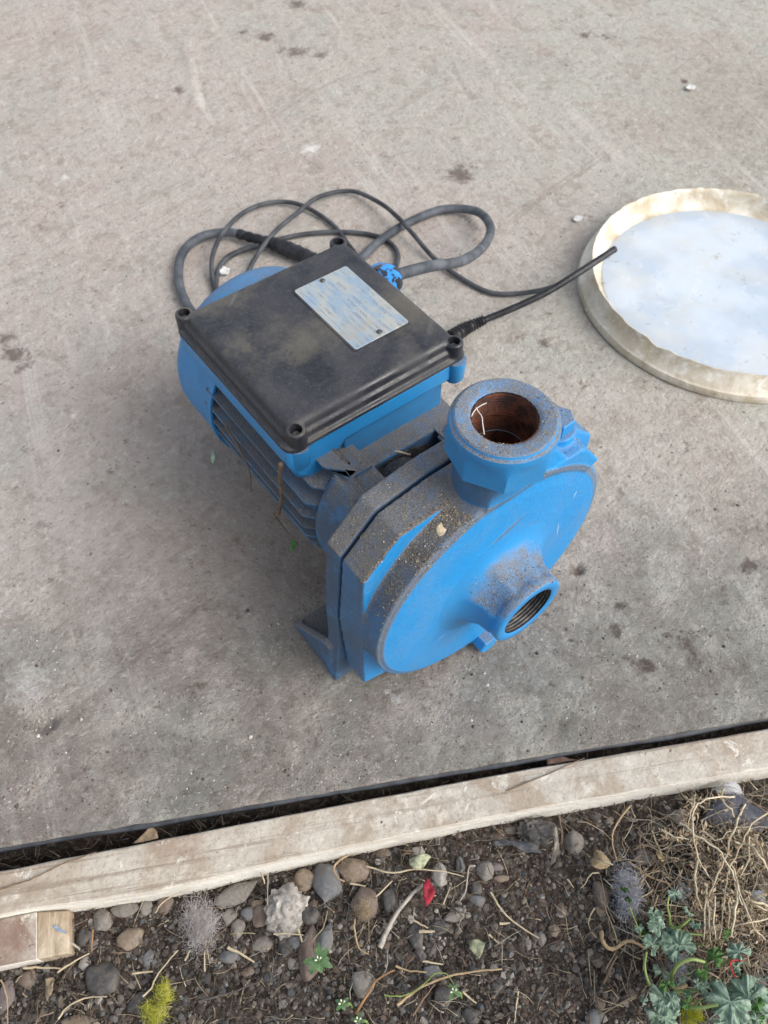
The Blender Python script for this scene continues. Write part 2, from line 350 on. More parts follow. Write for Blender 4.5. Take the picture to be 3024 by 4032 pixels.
def slab():
    # visible part dense, outskirts coarse: a graded grid in (s,t)
    def grade(lo, a, b, hi, step, far):
        g = list(np.arange(a, b, step)); x, d = a, step
        L = []
        while x > lo: d = min(d*1.35, far); x -= d; L.append(x)
        x, d = g[-1], step; H = []
        while x < hi: d = min(d*1.35, far); x += d; H.append(x)
        return np.array(L[::-1]+g+H)
    S = grade(-3.2, -.12, 1.02, 4, .0032, .4); T = grade(-4.5, -1.32, -.003, -.003, .0032, .4)
    T = T[T < -.0028]; T = np.append(T, -.0028)
    SS, TT = np.meshgrid(S, T); ns, ntt = len(S), len(T)
    X = O.x+SS*sdir.x+TT*tdir.x; Y = O.y+SS*sdir.y+TT*tdir.y
    col = np.zeros((ntt, ns, 4), np.float32); col[..., 3] = 1
    for (x, y, r, ch, k, sx) in stains:
        d2 = (X-x)**2+(Y-y)**2; col[..., ch] = np.maximum(col[..., ch], k*np.exp(-d2/(r*r)*.9))
    rz = np.clip((TT+.26)/.22, 0, 1)**1.2*.95
    # broad relief plus a pit, two trowel ridges
    flat = np.stack([X.ravel(), Y.ravel()], 1)
    Z = np.array([noise.noise((a*16, b*16, 0))*.0007+noise.noise((a*60, b*60, 3))*.00045 for a, b in flat]).reshape(X.shape)
    Z += np.array([noise.noise((a*150, b*150, 7)) for a, b in flat]).reshape(X.shape)*.0005*(.25+rz)
    def pit(px, py, r, d, reg=A_):
        nonlocal Z
        p = at(px, py, 0, reg); dd = np.hypot(X-p.x, Y-p.y)/r; Z -= d*np.clip(1-dd**2, 0, 1)
    pit(98, 1560, .010, .004); pit(88, 1563, .007, .003); pit(1248, 1230, .007, .004); pit(560, 1610, .012, .002); pit(1210, 1560, .006, .002); pit(112, 1558, .007, .003)
    def ridge(a, b, wd, h):
        nonlocal Z
        a = at(*a, 0, A_); b = at(*b, 0, A_); dx, dy = b.x-a.x, b.y-a.y; L = math.hypot(dx, dy)
        u = ((X-a.x)*dx+(Y-a.y)*dy)/L/L; v = ((X-a.x)*dy-(Y-a.y)*dx)/L
        Z += h*np.exp(-(v/wd)**2)*np.clip(u*8, 0, 1)*np.clip((1-u)*8, 0, 1)
    ridge((560, 20), (640, 200), .0020, -.0012); ridge((1180, 30), (1260, 150), .0016, -.0010); ridge((1200, 1180), (1560, 1240), .0014, -.0008); ridge((1230, 1330), (1600, 1370), .0014, -.0009); ridge((150, 1000), (340, 960), .0014, -.0007); ridge((1300, 950), (1640, 980), .0014, -.0008)
    ridge((388, 880), (388, 1200), .0025, .0009); ridge((400, 880), (396, 1200), .0018, -.0008); ridge((395, 70), (432, 235), .012, .0022); ridge((418, 120), (446, 240), .004, -.002)
    ridge((860, 0), (930, 70), .004, .0012); ridge((960, 130), (1020, 220), .005, -.0015)
    fade = np.clip((-TT-.0028)/.006, 0, 1); Z *= .3+.7*fade
    verts = np.stack([X, Y, Z], -1).reshape(-1, 3).tolist()
    idx = np.arange(ns*ntt).reshape(ntt, ns)
    q = np.stack([idx[:-1, :-1], idx[:-1, 1:], idx[1:, 1:], idx[1:, :-1]], -1).reshape(-1, 4)
    # orientation: make up-facing
    F = q[:, ::-1].tolist()
    # rounded lip and side face
    base = len(verts); prev = idx[-1].tolist()
    for (dt, dz) in ((-.0016, -.0006), (-.0012, -.0016), (-.0020, -.0035), (-.0060, -.008), (-.010, -.03), (-.010, -.10)):
        cur = []
        for j in range(ns):
            wob = noise.noise((S[j]*60, dz*40, 5))*.0008+noise.noise((S[j]*12, 1, 5))*.001
            p = st(S[j], dt+wob, dz); cur.append(len(verts)); verts.append((p.x, p.y, p.z))
        for j in range(ns-1): F.append((prev[j], cur[j], cur[j+1], prev[j+1]))
        prev = cur
    me = bpy.data.meshes.new('concrete_floor'); me.from_pydata(verts, [], F); me.update()
    ca = me.color_attributes.new('col', 'FLOAT_COLOR', 'POINT'); cc = np.zeros((len(verts), 4), np.float32); cc[:, 3] = 1
    cc[:ns*ntt] = col.reshape(-1, 4); ca.data.foreach_set('color', cc.ravel())
    ra = me.attributes.new('rz', 'FLOAT', 'POINT'); rr = np.full(len(verts), .95, np.float32); rr[:ns*ntt] = rz.ravel(); ra.data.foreach_set('value', rr)
    o = link('concrete_floor', me, concrete, None, 180)
    if me.polygons[0].normal.z < 0: me.flip_normals()
    return tag(o, kind='structure')
slab()

def grit():
    V, F, Cc = [], [], []
    for i in range(5200):
        if i % 2: s_, t_ = random.uniform(-.05, .72), -abs(random.gauss(0, .10))-.004
        else:
            p_ = at(random.uniform(-50, 3080), random.uniform(-60, 3200), 0); s_, t_ = to_st(p_)
        if t_ > -.004: continue
        p = st(s_, t_, 0); r = random.uniform(.0003, .0009)*(2.0 if random.random() < .04 else 1)
        c = random.choice([(.10, .08, .065), (.16, .13, .10), (.5, .47, .42), (.07, .055, .045), (.30, .27, .23), (.58, .56, .52)]); b = len(V)
        for k in range(5): a = 1.257*k+random.uniform(-.3, .3); q = r*random.uniform(.6, 1.3); V.append((p.x+q*math.cos(a), p.y+q*math.sin(a), -.0002))
        V.append((p.x, p.y, r*random.uniform(.6, 1.3))); F += [(b+k, b+(k+1) % 5, b+5) for k in range(5)]; Cc += [(*c, 1)]*6
    tag(from_lists('slab_grit', V, F, attr_mat('slab_grit'), None, 0, Cc), 'loose grit and crumbs scattered over the concrete slab', 'grit', kind='stuff')
GRIT = grit
# ------------------------------------------------------------------ soil
ZS = -.027
def soil_h(x, y):
    t_ = (x-O.x)*tdir.x+(y-O.y)*tdir.y
    return ZS-(.022*max(0, 1-abs(t_-.006)/.012) if abs(t_-.006) < .012 else 0)+noise.noise((x*14, y*14, 2))*.0035+noise.noise((x*45, y*45, 9))*.0022+noise.noise((x*130, y*130, 4))*.0011
def mk_soil():
    m = Mat('dark_stony_soil', .95, .15)
    a = m.noise(28, 6, .7); b = m.noise(190, 5, .75)
    c = m.mix(m.step(a, .35, .65), (.034, .027, .022), (.070, .056, .045))
    c = m.mix(m.step(m.noise(7, 3), .5, .66), c, (.085, .052, .042))
    c = m.mix(m.step(b, .5, .68), c, (.16, .14, .12)); c = m.mix(m.step(b, .52, .40, 0, .7), c, (.022, .018, .015))
    m.color(c); m.bump(b, .003); m.bump(m.noise(600, 4, .7), .0012); return m.m
soil_mat = mk_soil()
def soil():
    S = np.concatenate([np.linspace(-3.2, -.25, 12), np.arange(-.2, .9, .0045), np.linspace(.95, 4, 12)])
    T = np.concatenate([[-.02, -.006], np.arange(0, .42, .0045), np.linspace(.45, 3.0, 12)])
    V, F = [], []
    for t in T:
        for s in S:
            p = st(s, t); V.append((p.x, p.y, soil_h(p.x, p.y)))
    n = len(S)
    for i in range(len(T)-1):
        for j in range(n-1): F.append((i*n+j, (i+1)*n+j, (i+1)*n+j+1, i*n+j+1))
    return tag(from_lists('soil_ground', V, F, soil_mat), kind='structure')
soil()

ico = {}
def ico_t(sub):
    if sub not in ico:
        bm = bmesh.new(); bmesh.ops.create_icosphere(bm, subdivisions=sub, radius=1)
        ico[sub] = (np.array([v.co[:] for v in bm.verts]), [tuple(v.index for v in f.verts) for f in bm.faces]); bm.free()
    return ico[sub]
def vis_soil_pt():
    while True:
        p = at(random.uniform(-60, 3090), random.uniform(2980, 4150), ZS); s, t = to_st(p)
        if t > .004: return p, s, t
COLS = [(.15, .145, .135), (.06, .05, .042), (.08, .065, .052), (.17, .15, .125), (.13, .118, .105), (.21, .185, .155), (.09, .075, .062), (.12, .085, .065), (.30, .275, .24), (.085, .09, .095), (.15, .115, .09), (.075, .06, .048), (.10, .075, .06)]
def attr_mat(name, rough=.8, bump=.0004, bs=500, dark=.35):
    m = Mat(name, rough, .3); c = m.attr('col', 'Color')
    c2 = m.mix(m.math('MULTIPLY', m.step(m.noise(160, 5, .7), .4, .7), dark), c, (.05, .042, .034))
    m.color(c2); m.bump(m.noise(bs, 4, .7), bump); return m.m
gravel_mat = attr_mat('gravel_grains'); litter_mat = attr_mat('dry_litter', .75, .0002)
GRIT()
def gravel():
    tv, tf = ico_t(1); V, F, Cc = [], [], []
    tf = np.array(tf); Fa = []; Va = []; off = 0
    for i in range(14000):
        p, s, t = vis_soil_pt()
        # fewer grains where bare earth shows at the lower right
        r = min(.0060, .0006+abs(random.gauss(0, .0009))+(.0016 if random.random() < .06 else 0))
        sc = np.array([1, random.uniform(.6, 1), random.uniform(.45, .8)])*r
        dv = tv*(1+np.random.uniform(-.22, .22, (len(tv), 1)))*sc
        a, b = random.uniform(0, 6.28), random.uniform(-.4, .4)
        Rm = np.array((Matrix.Rotation(a, 3, 'Z') @ Matrix.Rotation(b, 3, 'X')))
        dv = dv @ Rm.T+np.array([p.x, p.y, soil_h(p.x, p.y)-r*.05]); Va.append(dv); Fa.append(tf+off); off += len(tv)
        c = random.choice(COLS); k = random.uniform(.45, 1.15)*(1.7 if random.random() < .04 else 1); Cc += [(c[0]*k, c[1]*k, c[2]*k, 1)]*len(tv)
    V = np.concatenate(Va); F = np.concatenate(Fa)
    o = from_lists('gravel', V, F.tolist(), gravel_mat, None, 40, Cc)
    tag(o, 'fine grey and brown gravel grains scattered over the dark soil', 'gravel', kind='stuff')
gravel()
STRAW = [(.42, .34, .22), (.34, .26, .17), (.45, .37, .25), (.20, .14, .09), (.16, .12, .085), (.32, .29, .24)]
def litter(name, n, area, label, cat, lmin=.003, lmax=.026, r0=.00030, h=.004, cols=STRAW, curl=.2):
    V, F, Cc = [], [], []
    for i in range(n):
        p = area(); L = random.uniform(lmin, lmax)*random.random()**.5+lmin*.5; a = random.uniform(0, 6.28); pts = []
        x, y = p.x, p.y; z0 = p.z+random.uniform(.0006, h); dz = random.uniform(-.25, .25)*L
        for j in range(5):
            pts.append(Vector((x, y, max(z0+dz*(j/4-.5)+random.uniform(-1, 1)*.0004, p.z+.0002)))); a += random.gauss(0, curl)+(random.choice((-1, 1))*.8 if random.random() < .05 else 0); x += math.cos(a)*L/4; y += math.sin(a)*L/4
        r = r0*random.uniform(.5, 1.6); v, f = tube_lists(pts, lambda t: r*(1-.6*t), 4, random.uniform(.4, 1))
        b = len(V); V += v; F += [tuple(q+b for q in ff) for ff in f]
        c = random.choice(cols); kk = random.uniform(.55, 1.1); Cc += [(c[0]*kk, c[1]*kk, c[2]*kk, 1)]*len(v)
    return tag(from_lists(name, V, F, litter_mat, None, 180, Cc), label, cat, kind='stuff')
def A_soil():
    p, s, t = vis_soil_pt(); p.z = soil_h(p.x, p.y)+.001; return p
def A_right():
    while True:
        p = at(random.gauss(2820, 190), random.gauss(3520, 230), ZS); s, t = to_st(p)
        if t > .045: p.z = soil_h(p.x, p.y)+random.uniform(.001, .012); return p
def A_gap():
    s = random.uniform(-.02, .66); p = st(s, random.uniform(.002, .010), 0); p.z = -.028+random.uniform(0, .010); return p
litter('straw_litter', 2400, A_soil, 'loose bits of dry straw and rootlets strewn over the gravelly soil', 'straw', cols=STRAW+[(.09, .07, .055)]*8)
litter('straw_mat', 1700, A_right, 'dense tangle of pale dry straw around the dead weed', 'straw', .006, .035, .0004, .010, curl=.2)
litter('gap_debris', 260, A_gap, 'dark straw and dirt fallen into the gap beside the slab', 'debris', .005, .022, .0005, .003, cols=[(.08, .065, .05), (.14, .11, .085), (.05, .04, .035)])

# dark edging strip under the lip of the slab
def edging():
    V, F = [], []; S_s = np.linspace(-.9, 1.6, 300)
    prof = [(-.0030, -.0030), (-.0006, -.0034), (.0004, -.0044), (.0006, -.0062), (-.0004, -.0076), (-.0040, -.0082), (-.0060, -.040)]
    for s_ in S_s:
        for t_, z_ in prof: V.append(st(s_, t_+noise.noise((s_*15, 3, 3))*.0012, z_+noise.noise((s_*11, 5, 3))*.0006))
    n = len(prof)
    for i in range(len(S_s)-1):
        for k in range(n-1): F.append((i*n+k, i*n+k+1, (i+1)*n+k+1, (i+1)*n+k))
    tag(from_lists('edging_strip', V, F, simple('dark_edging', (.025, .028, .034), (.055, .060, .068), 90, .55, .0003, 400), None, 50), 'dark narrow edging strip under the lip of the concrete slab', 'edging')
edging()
# ------------------------------------------------------------------ planks
def mk_wood(name, pale=True):
    m = Mat(name, .85, .2)
    up = m.step(m.nz('Z'), .4, .8)
    mud = m.mix(m.step(m.noise(22, 6, .65, .4), .38, .62), (.50, .455, .385), (.37, .305, .235) if pale else (.24, .16, .12))
    mud = m.mix(m.step(m.noise(60, 6, .7), .5, .72), mud, (.62, .57, .49))
    mud = m.mix(m.math('MULTIPLY', m.step(m.noise(9, 3), .55, .7), .6), mud, (.27, .19, .14))
    mud = m.mix(m.math('MULTIPLY', m.step(m.noise(300, 6, .8), .48, .66), .5), mud, (.24, .19, .15))
    mud = m.mix(m.step(m.noise(150, 3), .68, .74), mud, (.08, .06, .05))
    g = m.noise(70, 5, .6, stretch=((.06, 1.6, 1.6), R(27.75)))
    raw = m.mix(m.step(g, .4, .65), (.78, .74, .66), (.60, .54, .45))
    gr = m.noise(26, 7, .75, .3, stretch=((.10, 5, 1), R(27.75))); mud = m.mix(m.math('MULTIPLY', m.step(gr, .53, .62), .60), mud, (.22, .17, .125))
    mud = m.mix(m.math('MULTIPLY', m.step(m.noise(34, 6, .8, 1), .60, .64), .8), mud, (.70, .66, .58))
    m.color(m.mix(up, raw, mud)); m.bump(m.noise(110, 6, .7), .0016); m.bump(g, .0005); return m.m
wood = mk_wood('mortar_crusted_wood'); wood2 = mk_wood('brown_weathered_wood', False)
def mk_cut():
    m = Mat('sawn_end_grain', .85, .2); g = m.noise(60, 6, .7, .5, stretch=((2.2, .4, 1), R(30)))
    c = m.mix(m.step(g, .35, .65), (.50, .42, .31), (.28, .21, .14)); c = m.mix(m.step(m.noise(60, 4), .6, .7), c, (.20, .15, .11)); m.color(c); m.bump(g, .0014); return m.m
cut = mk_cut()
def strip_mesh(far, near, ztop, zbot, ext0, ext1, n=240, seed=0):
    """plank between a far and a near edge polyline given as (s,t)"""
    fs = np.array(far); ns_ = np.array(near); S = np.linspace(ext0, ext1, n); V, F = [], []
    m = 7
    for i, s in enumerate(S):
        t0 = np.interp(s, fs[:, 0], fs[:, 1]); t1 = np.interp(s, ns_[:, 0], ns_[:, 1])
        t0 += noise.noise((s*40, 0, seed))*.0006; t1 += noise.noise((s*40, 9, seed))*.0006
        ring = [(t0+.0005, zbot), (t0, ztop-.0015), (t0+.001, ztop-.0002)]
        for k in range(1, m): ring.append((t0+(t1-t0)*k/m, ztop+noise.noise((s*90, k*1.7, seed))*.0005))
        ring += [(t1-.001, ztop-.0002), (t1, ztop-.0014), (t1+.0022, zbot)]
        for t, z in ring: p = st(s, t, z); V.append(p)
    L = m+5
    for i in range(n-1):
        for k in range(L-0):
            a, b = i*(L+0)+k, i*(L+0)+(k+1) % L
            F.append((a, b, b+L, a+L))
    F.append(tuple(range(L))[::-1]); F.append(tuple((n-1)*L+k for k in range(L)))
    return V, F
far = [to_st(at(x, y, -.006)) for x, y in ((0, 3429), (1100, 3214), (2000, 3041), (3024, 2868))]
near = [to_st(at(x, y, -.006)) for x, y in ((-50, 3615), (150, 3575), (600, 3515), (1100, 3386+6), (2000, 3204), (3024, 3025))]
V, F = strip_mesh(far, near, -.006, -.030, -.9, 1.6)
pl = from_lists('wooden_plank', V, F, wood, None, 30)
tag(pl, 'long pale plank crusted with mortar lying along the edge of the concrete slab', 'plank')
def block():
    zt = -.011
    q = [at(-900, 3800, zt), at(0, 3618, zt), at(145, 3590, zt), at(272, 3584, zt-.004), at(272, 3752, zt-.004), at(145, 3778, zt), at(0, 3807, zt), at(-900, 3985, zt)]
    root = empty('wooden_block', (q[1].x, q[1].y, -.03))
    tag(root, 'short brown wooden board with pale sawn end at lower left below the plank', 'board')
    root.location = (0, 0, 0)
    def pr(name, top, m):
        bm = bmesh.new(); a = [bm.verts.new(p) for p in top]; b = [bm.verts.new((p.x, p.y, -.034)) for p in top]; n = len(top)
        bm.faces.new(a); bm.faces.new(b[::-1])
        for i in range(n): bm.faces.new((a[i], a[(i+1) % n], b[(i+1) % n], b[i]))
        o = from_bm(name, bm, m, root); bev(o, .001); return o
    pr('board', [q[0], q[1], q[2], q[5], q[6], q[7]], wood2)
    e = pr('sawn_end', [q[2], q[3], q[4], q[5]], cut); e['label'] = 'pale splintered sawn end with a wisp of blue paint'
    sp = simple('blue_paint_smear', (.16, .22, .34), (.34, .40, .48), 300, .7)
    pts = [at(*p, zt-.001, P_) for p in ((475, 650), (500, 675), (530, 690), (570, 710))]
    tube('paint_smear', pts, lambda t: .0011*(1-.5*t), sp, e, 6, 5, .5)
block()

# ------------------------------------------------------------------ the pump
HA = .112; MZ = .096
pump = empty('water_pump', (0, 0, 0))
tag(pump, 'dusty blue electric water pump with black box lid and looped cables on the concrete', 'pump')
def part(name, bm, m, parent=pump, b=0, smooth=35, label=None):
    o = from_bm(name, bm, m, parent, smooth)
    if b: bev(o, b)
    if label: o['label'] = label
    return o
def remesh(o, vox, it=3):
    r = o.modifiers.new('remesh', 'REMESH'); r.mode = 'VOXEL'; r.voxel_size = vox; r.use_smooth_shade = True
    s = o.modifiers.new('smooth', 'SMOOTH'); s.factor = .5; s.iterations = it
    return o
# volute casing: flange, drum and neck cast in one
top = [(-.032, .211), (-.071, .205), (-.0985, .177), (-.104, .106)]
cov = top+[(-.0995, .028), (-.06, .012), (.06, .012), (.0985, .03), (.104, .106), (.0985, .178), (.071, .205), (.032, .211)]
bm = poly_bm(cov, .019, .0410)
lathe_bm([(.00, -.0030), (.05, -.0026), (.085, -.0014), (.0965, -.0002), (.0985, .0012), (.0995, .0022), (.1003, .0014), (.1016, .0016), (.1030, .0034), (.1044, .0074), (.1056, .0130), (.1068, .0205), (.03, .0205)], 'y', (0, HA), 160, bm, True)
for v in bm.verts:
    dx, dz = v.co.x, v.co.z-HA; r_ = math.hypot(dx, dz)
    if .1019 < r_ < .1075 and v.co.y < .0215:
        k = min(1, max(0, .25+1.05*math.cos(math.atan2(dz, dx)-R(155)))); g = min(1, max(0, (r_-.1019)/.0045)); f_ = (r_-.0068*k*g)/r_; v.co.x = dx*f_; v.co.z = HA+dz*f_
neck = [(-.0265, .19), (-.0265, .2045), (.0600, .2085), (.068, .203), (.085, .180), (.06, .17), (0, .16)]
poly_bm(neck, -.0005, .0395, bm)
w_ = .0188
def hexa(pb, ptop):
    a = [bm.verts.new(p) for p in pb]; b = [bm.verts.new(p) for p in ptop]; bm.faces.new(a[::-1]); bm.faces.new(b)
    for i in range(4): bm.faces.new((a[i], a[(i+1) % 4], b[(i+1) % 4], b[i]))
def slab_(x0, x1, y0, y1, X0, X1, Y0, Y1, z0=.2060, z1=.2385): hexa([(x0, y0, z0), (x1, y0, z0), (x1, y1, z0), (x0, y1, z0)], [(X0, Y0, z1), (X1, Y0, z1), (X1, Y1, z1), (X0, Y1, z1)])
nk = bmesh.new(); lathe_bm([(.0188, .2390), (.0268, .2390), (.0262, .2250), (.0262, .2050), (.0174, .2050), (.0174, .2250), (.0188, .2390)], 'z', (0, .0168), 72, nk)
bmesh.ops.remove_doubles(nk, verts=nk.verts, dist=1e-6)
for v in nk.verts:
    k = min(1, max(0, (.2290-v.co.z)/.012))
    if v.co.y < .0: v.co.y = v.co.y*(1-k)-.0004*k
me_ = bpy.data.meshes.new('tmp_neck'); nk.to_mesh(me_); nk.free(); bm.from_mesh(me_); bpy.data.meshes.remove(me_)
slab_(.0190, .0500, .0005, .0385, .0192, .0268, .004, .0300)
lathe_bm([(.0125, .195), (.0125, .2145)], 'z', (.0565, .0200), 24, bm, True)
casing = part('volute_casing', bm, blue_top)
remesh(casing, .00105, 9)
casing['label'] = 'flanged round blue casing, clean on the front and thick with dust on top'
def casing_mat():
    m = Mat('blue_casing', .36, .45)
    base = (.016, .250, .59)
    n1 = m.noise(45, 6, .65); n2 = m.noise(14, 3)
    b = m.mix(m.step(n2, .3, .7), base, (.024, .272, .62))
    nx = m.nz('X', False); ny = m.nz('Y', False); nzv = m.nz('Z', False)
    # grime is slate dirt plus left-side shade painted in, off the clean front
    front = m.step(m.math('MULTIPLY', ny, -1), .80, .97)
    sx = m.n('ShaderNodeSeparateXYZ'); m.l(m.tc, sx.inputs[0])
    grime_shade = m.math('MULTIPLY', m.math('SUBTRACT', 1, front), m.step(n1, .2, .75, .50, .92))
    c = m.mix(m.math('MULTIPLY', grime_shade, m.step(sx.outputs['X'], .05, -.02, .12, 1)), b, (.070, .095, .135))
    upm = m.step(nzv, .22, .62)
    t = m.math('ADD', upm, m.math('MULTIPLY', m.math('SUBTRACT', n1, .5), 1.0))
    left = m.step(sx.outputs['X'], .03, -.01, .40, 1)
    mask = m.math('MULTIPLY', m.math('MULTIPLY', m.step(t, .3, 1.05), m.step(upm, 0, .15)), m.math('MULTIPLY', m.math('MULTIPLY', left, m.step(sx.outputs['Y'], .001, .013, .62, 1)), m.step(m.noise(150, 6, .8), .35, .6, .62, .97)))
    # dusty smears on the face next to the suction port and along a casting line
    def streak(cx, cz, ax, az, ang, k):
        dx = m.math('SUBTRACT', sx.outputs['X'], cx); dz = m.math('SUBTRACT', sx.outputs['Z'], cz)
        u = m.math('ADD', m.math('MULTIPLY', dx, math.cos(ang)), m.math('MULTIPLY', dz, math.sin(ang)))
        v = m.math('SUBTRACT', m.math('MULTIPLY', dz, math.cos(ang)), m.math('MULTIPLY', dx, math.sin(ang)))
        d = m.math('ADD', m.math('POWER', m.math('ABSOLUTE', m.math('DIVIDE', u, ax)), 2), m.math('POWER', m.math('ABSOLUTE', m.math('DIVIDE', v, az)), 2))
        d = m.math('ADD', d, m.math('MULTIPLY', m.math('SUBTRACT', n1, .5), .9))
        return m.step(d, .2, 1.1, k, 0)
    groove = m.math('SUBTRACT', 1, m.step(m.math('ABSOLUTE', m.math('SUBTRACT', m.math('POWER', m.math('ADD', m.math('POWER', sx.outputs['X'], 2), m.math('POWER', m.math('SUBTRACT', sx.outputs['Z'], HA), 2)), .5), .0990)), .0010, .0042))
    groove = m.math('MULTIPLY', groove, m.step(sx.outputs['Z'], .06, .12, .30, .75))
    groove = m.math('MULTIPLY', groove, m.step(m.math('MULTIPLY', ny, -1), .2, .5))
    thin = m.math('MAXIMUM', streak(.002, .172, .020, .0016, R(20), .75), m.math('MAXIMUM', streak(.012, .150, .024, .013, R(8), .42), streak(-.022, .124, .016, .020, 0, .30)))
    thin = m.math('MAXIMUM', thin, groove)
    dc = m.mix(m.step(m.noise(1000, 5, .8), .40, .62), (.135, .132, .13), DUST)
    g2 = m.math('MULTIPLY', m.step(m.voro(900), 0, .22, 1, 0), m.step(m.noise(330, 2), .55, .7))
    dc = m.mix(g2, dc, (.40, .34, .25))
    g_ = m.n('ShaderNodeNewGeometry'); e_ = m.math('MULTIPLY', m.step(g_.outputs['Pointiness'], .525, .60), m.step(n1, .3, .55))
    c = m.mix(m.math('MULTIPLY', e_, .9), c, b); mask = m.math('MULTIPLY', mask, m.math('SUBTRACT', 1, m.math('MULTIPLY', e_, .75)))
    haze_ = m.math('MULTIPLY', m.math('MULTIPLY', m.step(m.noise(24, 5, .6, .5), .42, .72), front), .22)
    c = m.mix(haze_, c, (.20, .27, .36))
    pale = m.math('MAXIMUM', streak(.060, .120, .012, .0005, R(100), .9), m.math('MAXIMUM', streak(.068, .156, .004, .0007, R(70), 1), streak(-.045, .075, .006, .0005, R(20), .8)))
    c = m.mix(pale, c, (.45, .55, .66))
    allm = m.math('MAXIMUM', mask, thin, True)
    # little chips of pale primer
    chip = m.math('MULTIPLY', m.step(m.voro(110), .04, .07, 1, 0), m.step(m.noise(30, 2), .5, .55))
    c = m.mix(allm, c, dc); c = m.mix(m.math('MULTIPLY', chip, .8), c, (.55, .56, .55))
    m.color(c); m.rough(m.math('ADD', m.math('MULTIPLY', allm, .5), .38, True))
    m.bump(m.noise(240, 5, .7), .0008); m.bump(m.math('MULTIPLY', m.noise(700, 4, .8), allm), .0016)
    return m.m
cmat = casing_mat(); casing.data.materials.clear(); casing.data.materials.append(cmat)

# priming plug
bm = lathe_bm([(.0001, .2245), (.0078, .2245, 6), (.0085, .2235, 6), (.0085, .2150, 6), (.0105, .2150), (.0105, .2140)], 'z', (.0565, .020), 48)
part('priming_plug', bm, blue_box, b=0, smooth=30)
bm = lathe_bm([(.0001, -.010), (.0068, -.010, 6), (.0075, -.009, 6), (.0075, .004, 6), (.010, .004), (.010, .012)], 'y', (.004, .0105), 48)
part('drain_plug', bm, blue_box, smooth=30)

# discharge port: eight-sided collar with threaded bore
def threads(r, h0, h1, pitch=.0023, amp=.0009):
    out = []; n = int(abs(h1-h0)/pitch); s = 1 if h1 > h0 else -1
    for i in range(n): out += [(r, h0+s*i*pitch), (r+amp, h0+s*(i+.5)*pitch)]
    return out+[(r, h1)]
YO = .0168
prof = [(.0160, .2350), (.0285, .2352, 8), (.0298, .2364, 8), (.0302, .2470, 8), (.0308, .2530, 8), (.0318, .2575), (.0322, .2600), (.0317, .2628), (.0300, .2641), (.0294, .2655), (.0284, .2662), (.0222, .2662), (.0210, .2656), (.0196, .2645)]
port = part('discharge_port', lathe_bm(prof, 'z', (0, YO), 96, off=R(8)), nut_blue, smooth=28)
port['label'] = 'upright threaded outlet collar'
part('threaded_bore', lathe_bm(threads(.0190, .2645, .242)+[(.0186, .2390), (.0168, .2370), (.0158, .2250), (.0152, .2085), (.0001, .2075)], 'z', (0, YO), 96), rust, port, smooth=40)
# suction port
prof = [(.056, -.0016), (.050, -.0030), (.0440, -.0043), (.0380, -.0074), (.0325, -.0125, 8), (.0288, -.0185, 8), (.0275, -.0275, 8), (.0285, -.0290), (.0292, -.0310), (.0290, -.0350), (.0276, -.0363), (.0222, -.0363), (.0212, -.0355)]
suction = part('suction_port', lathe_bm(prof, 'y', (.001, HA), 96, off=R(22.5)), None, smooth=50)
suction.data.materials.append(paint('blue_enamel_suction', .14, .85, lo=.0, hi=.85))
suction['label'] = 'threaded inlet collar on the front face'
part('threaded_bore', lathe_bm(threads(.0205, -.0355, -.0150)+[(.0200, -.004), (.017, .002), (.0001, .002)], 'y', (.001, HA), 96), steel_dark, suction, smooth=40)
tape = simple('white_thread_tape', (.62, .60, .55), (.80, .79, .75), 300, .6)
tube('thread_tape', [Vector((.001+.0202*math.cos(R(a)), -.0345+k*.002, HA+.0202*math.sin(R(a)))) for a, k in ((95, 0), (110, 1), (125, 0), (140, 2), (158, 0), (175, 1))], .0008, tape, suction, 6, 6)
tube('thread_tape', [at(*p, .262, R3_) for p in ((895, 270), (905, 290), (925, 320), (930, 360), (938, 412))], .00032, tape, port, 6, 6)
tube('thread_tape', [at(*p, .264, R3_) for p in ((870, 320), (890, 285), (920, 262), (950, 248))], .00028, tape, port, 6, 6)

# bracket: plate, feet, gussets
br = top+[(-.1035, .062), (-.1095, 0), (-.078, 0), (-.066, .014), (.066, .014), (.078, 0), (.1095, 0), (.1035, .062), (.104, .106), (.0985, .178), (.071, .205), (.032, .211)]
bm = poly_bm(br, .0435, .058)
for s in (-1, 1):
    x0, x1 = sorted((s*.1085, s*.1025))
    poly_bm([(.050, 0), (.105, 0), (.104, .0035), (.057, .047), (.050, .047)], x0, x1, bm, 'yz')
    x0, x1 = sorted((s*.1080, s*.074)); box_bm(x0, x1, .050, .104, .0, .005, bm)
bracket = part('mounting_bracket', bm, blue_side); remesh(bracket, .0011, 3)
# bell housing between the bracket and motor: arms around an open window
ad = bmesh.new()
def arc_add(a0, a1, r0, r1, ys, n=12):
    rings = []
    for y, k in ys:
        ring = [((r1*k)*math.cos(R(a0+(a1-a0)*i/n)), y, MZ+.003+(r1*k)*math.sin(R(a0+(a1-a0)*i/n))) for i in range(n+1)]
        ring += [(r0*math.cos(R(a1-(a1-a0)*i/n)), y, MZ+.003+r0*math.sin(R(a1-(a1-a0)*i/n))) for i in range(n+1)]
        rings.append(ring)
    loft_bm(rings, ad)
arc_add(136, 385, .050, .0735, ((.088, .985), (.092, 1.01), (.112, 1.01), (.1180, .96)), 34)
arc_add(140, 168, .052, .0745, ((.054, 1.10), (.072, 1.03), (.092, .985)))
arc_add(205, 240, .052, .0725, ((.054, 1), (.090, .97)))
arc_add(300, 335, .052, .0725, ((.054, 1), (.090, .97)))
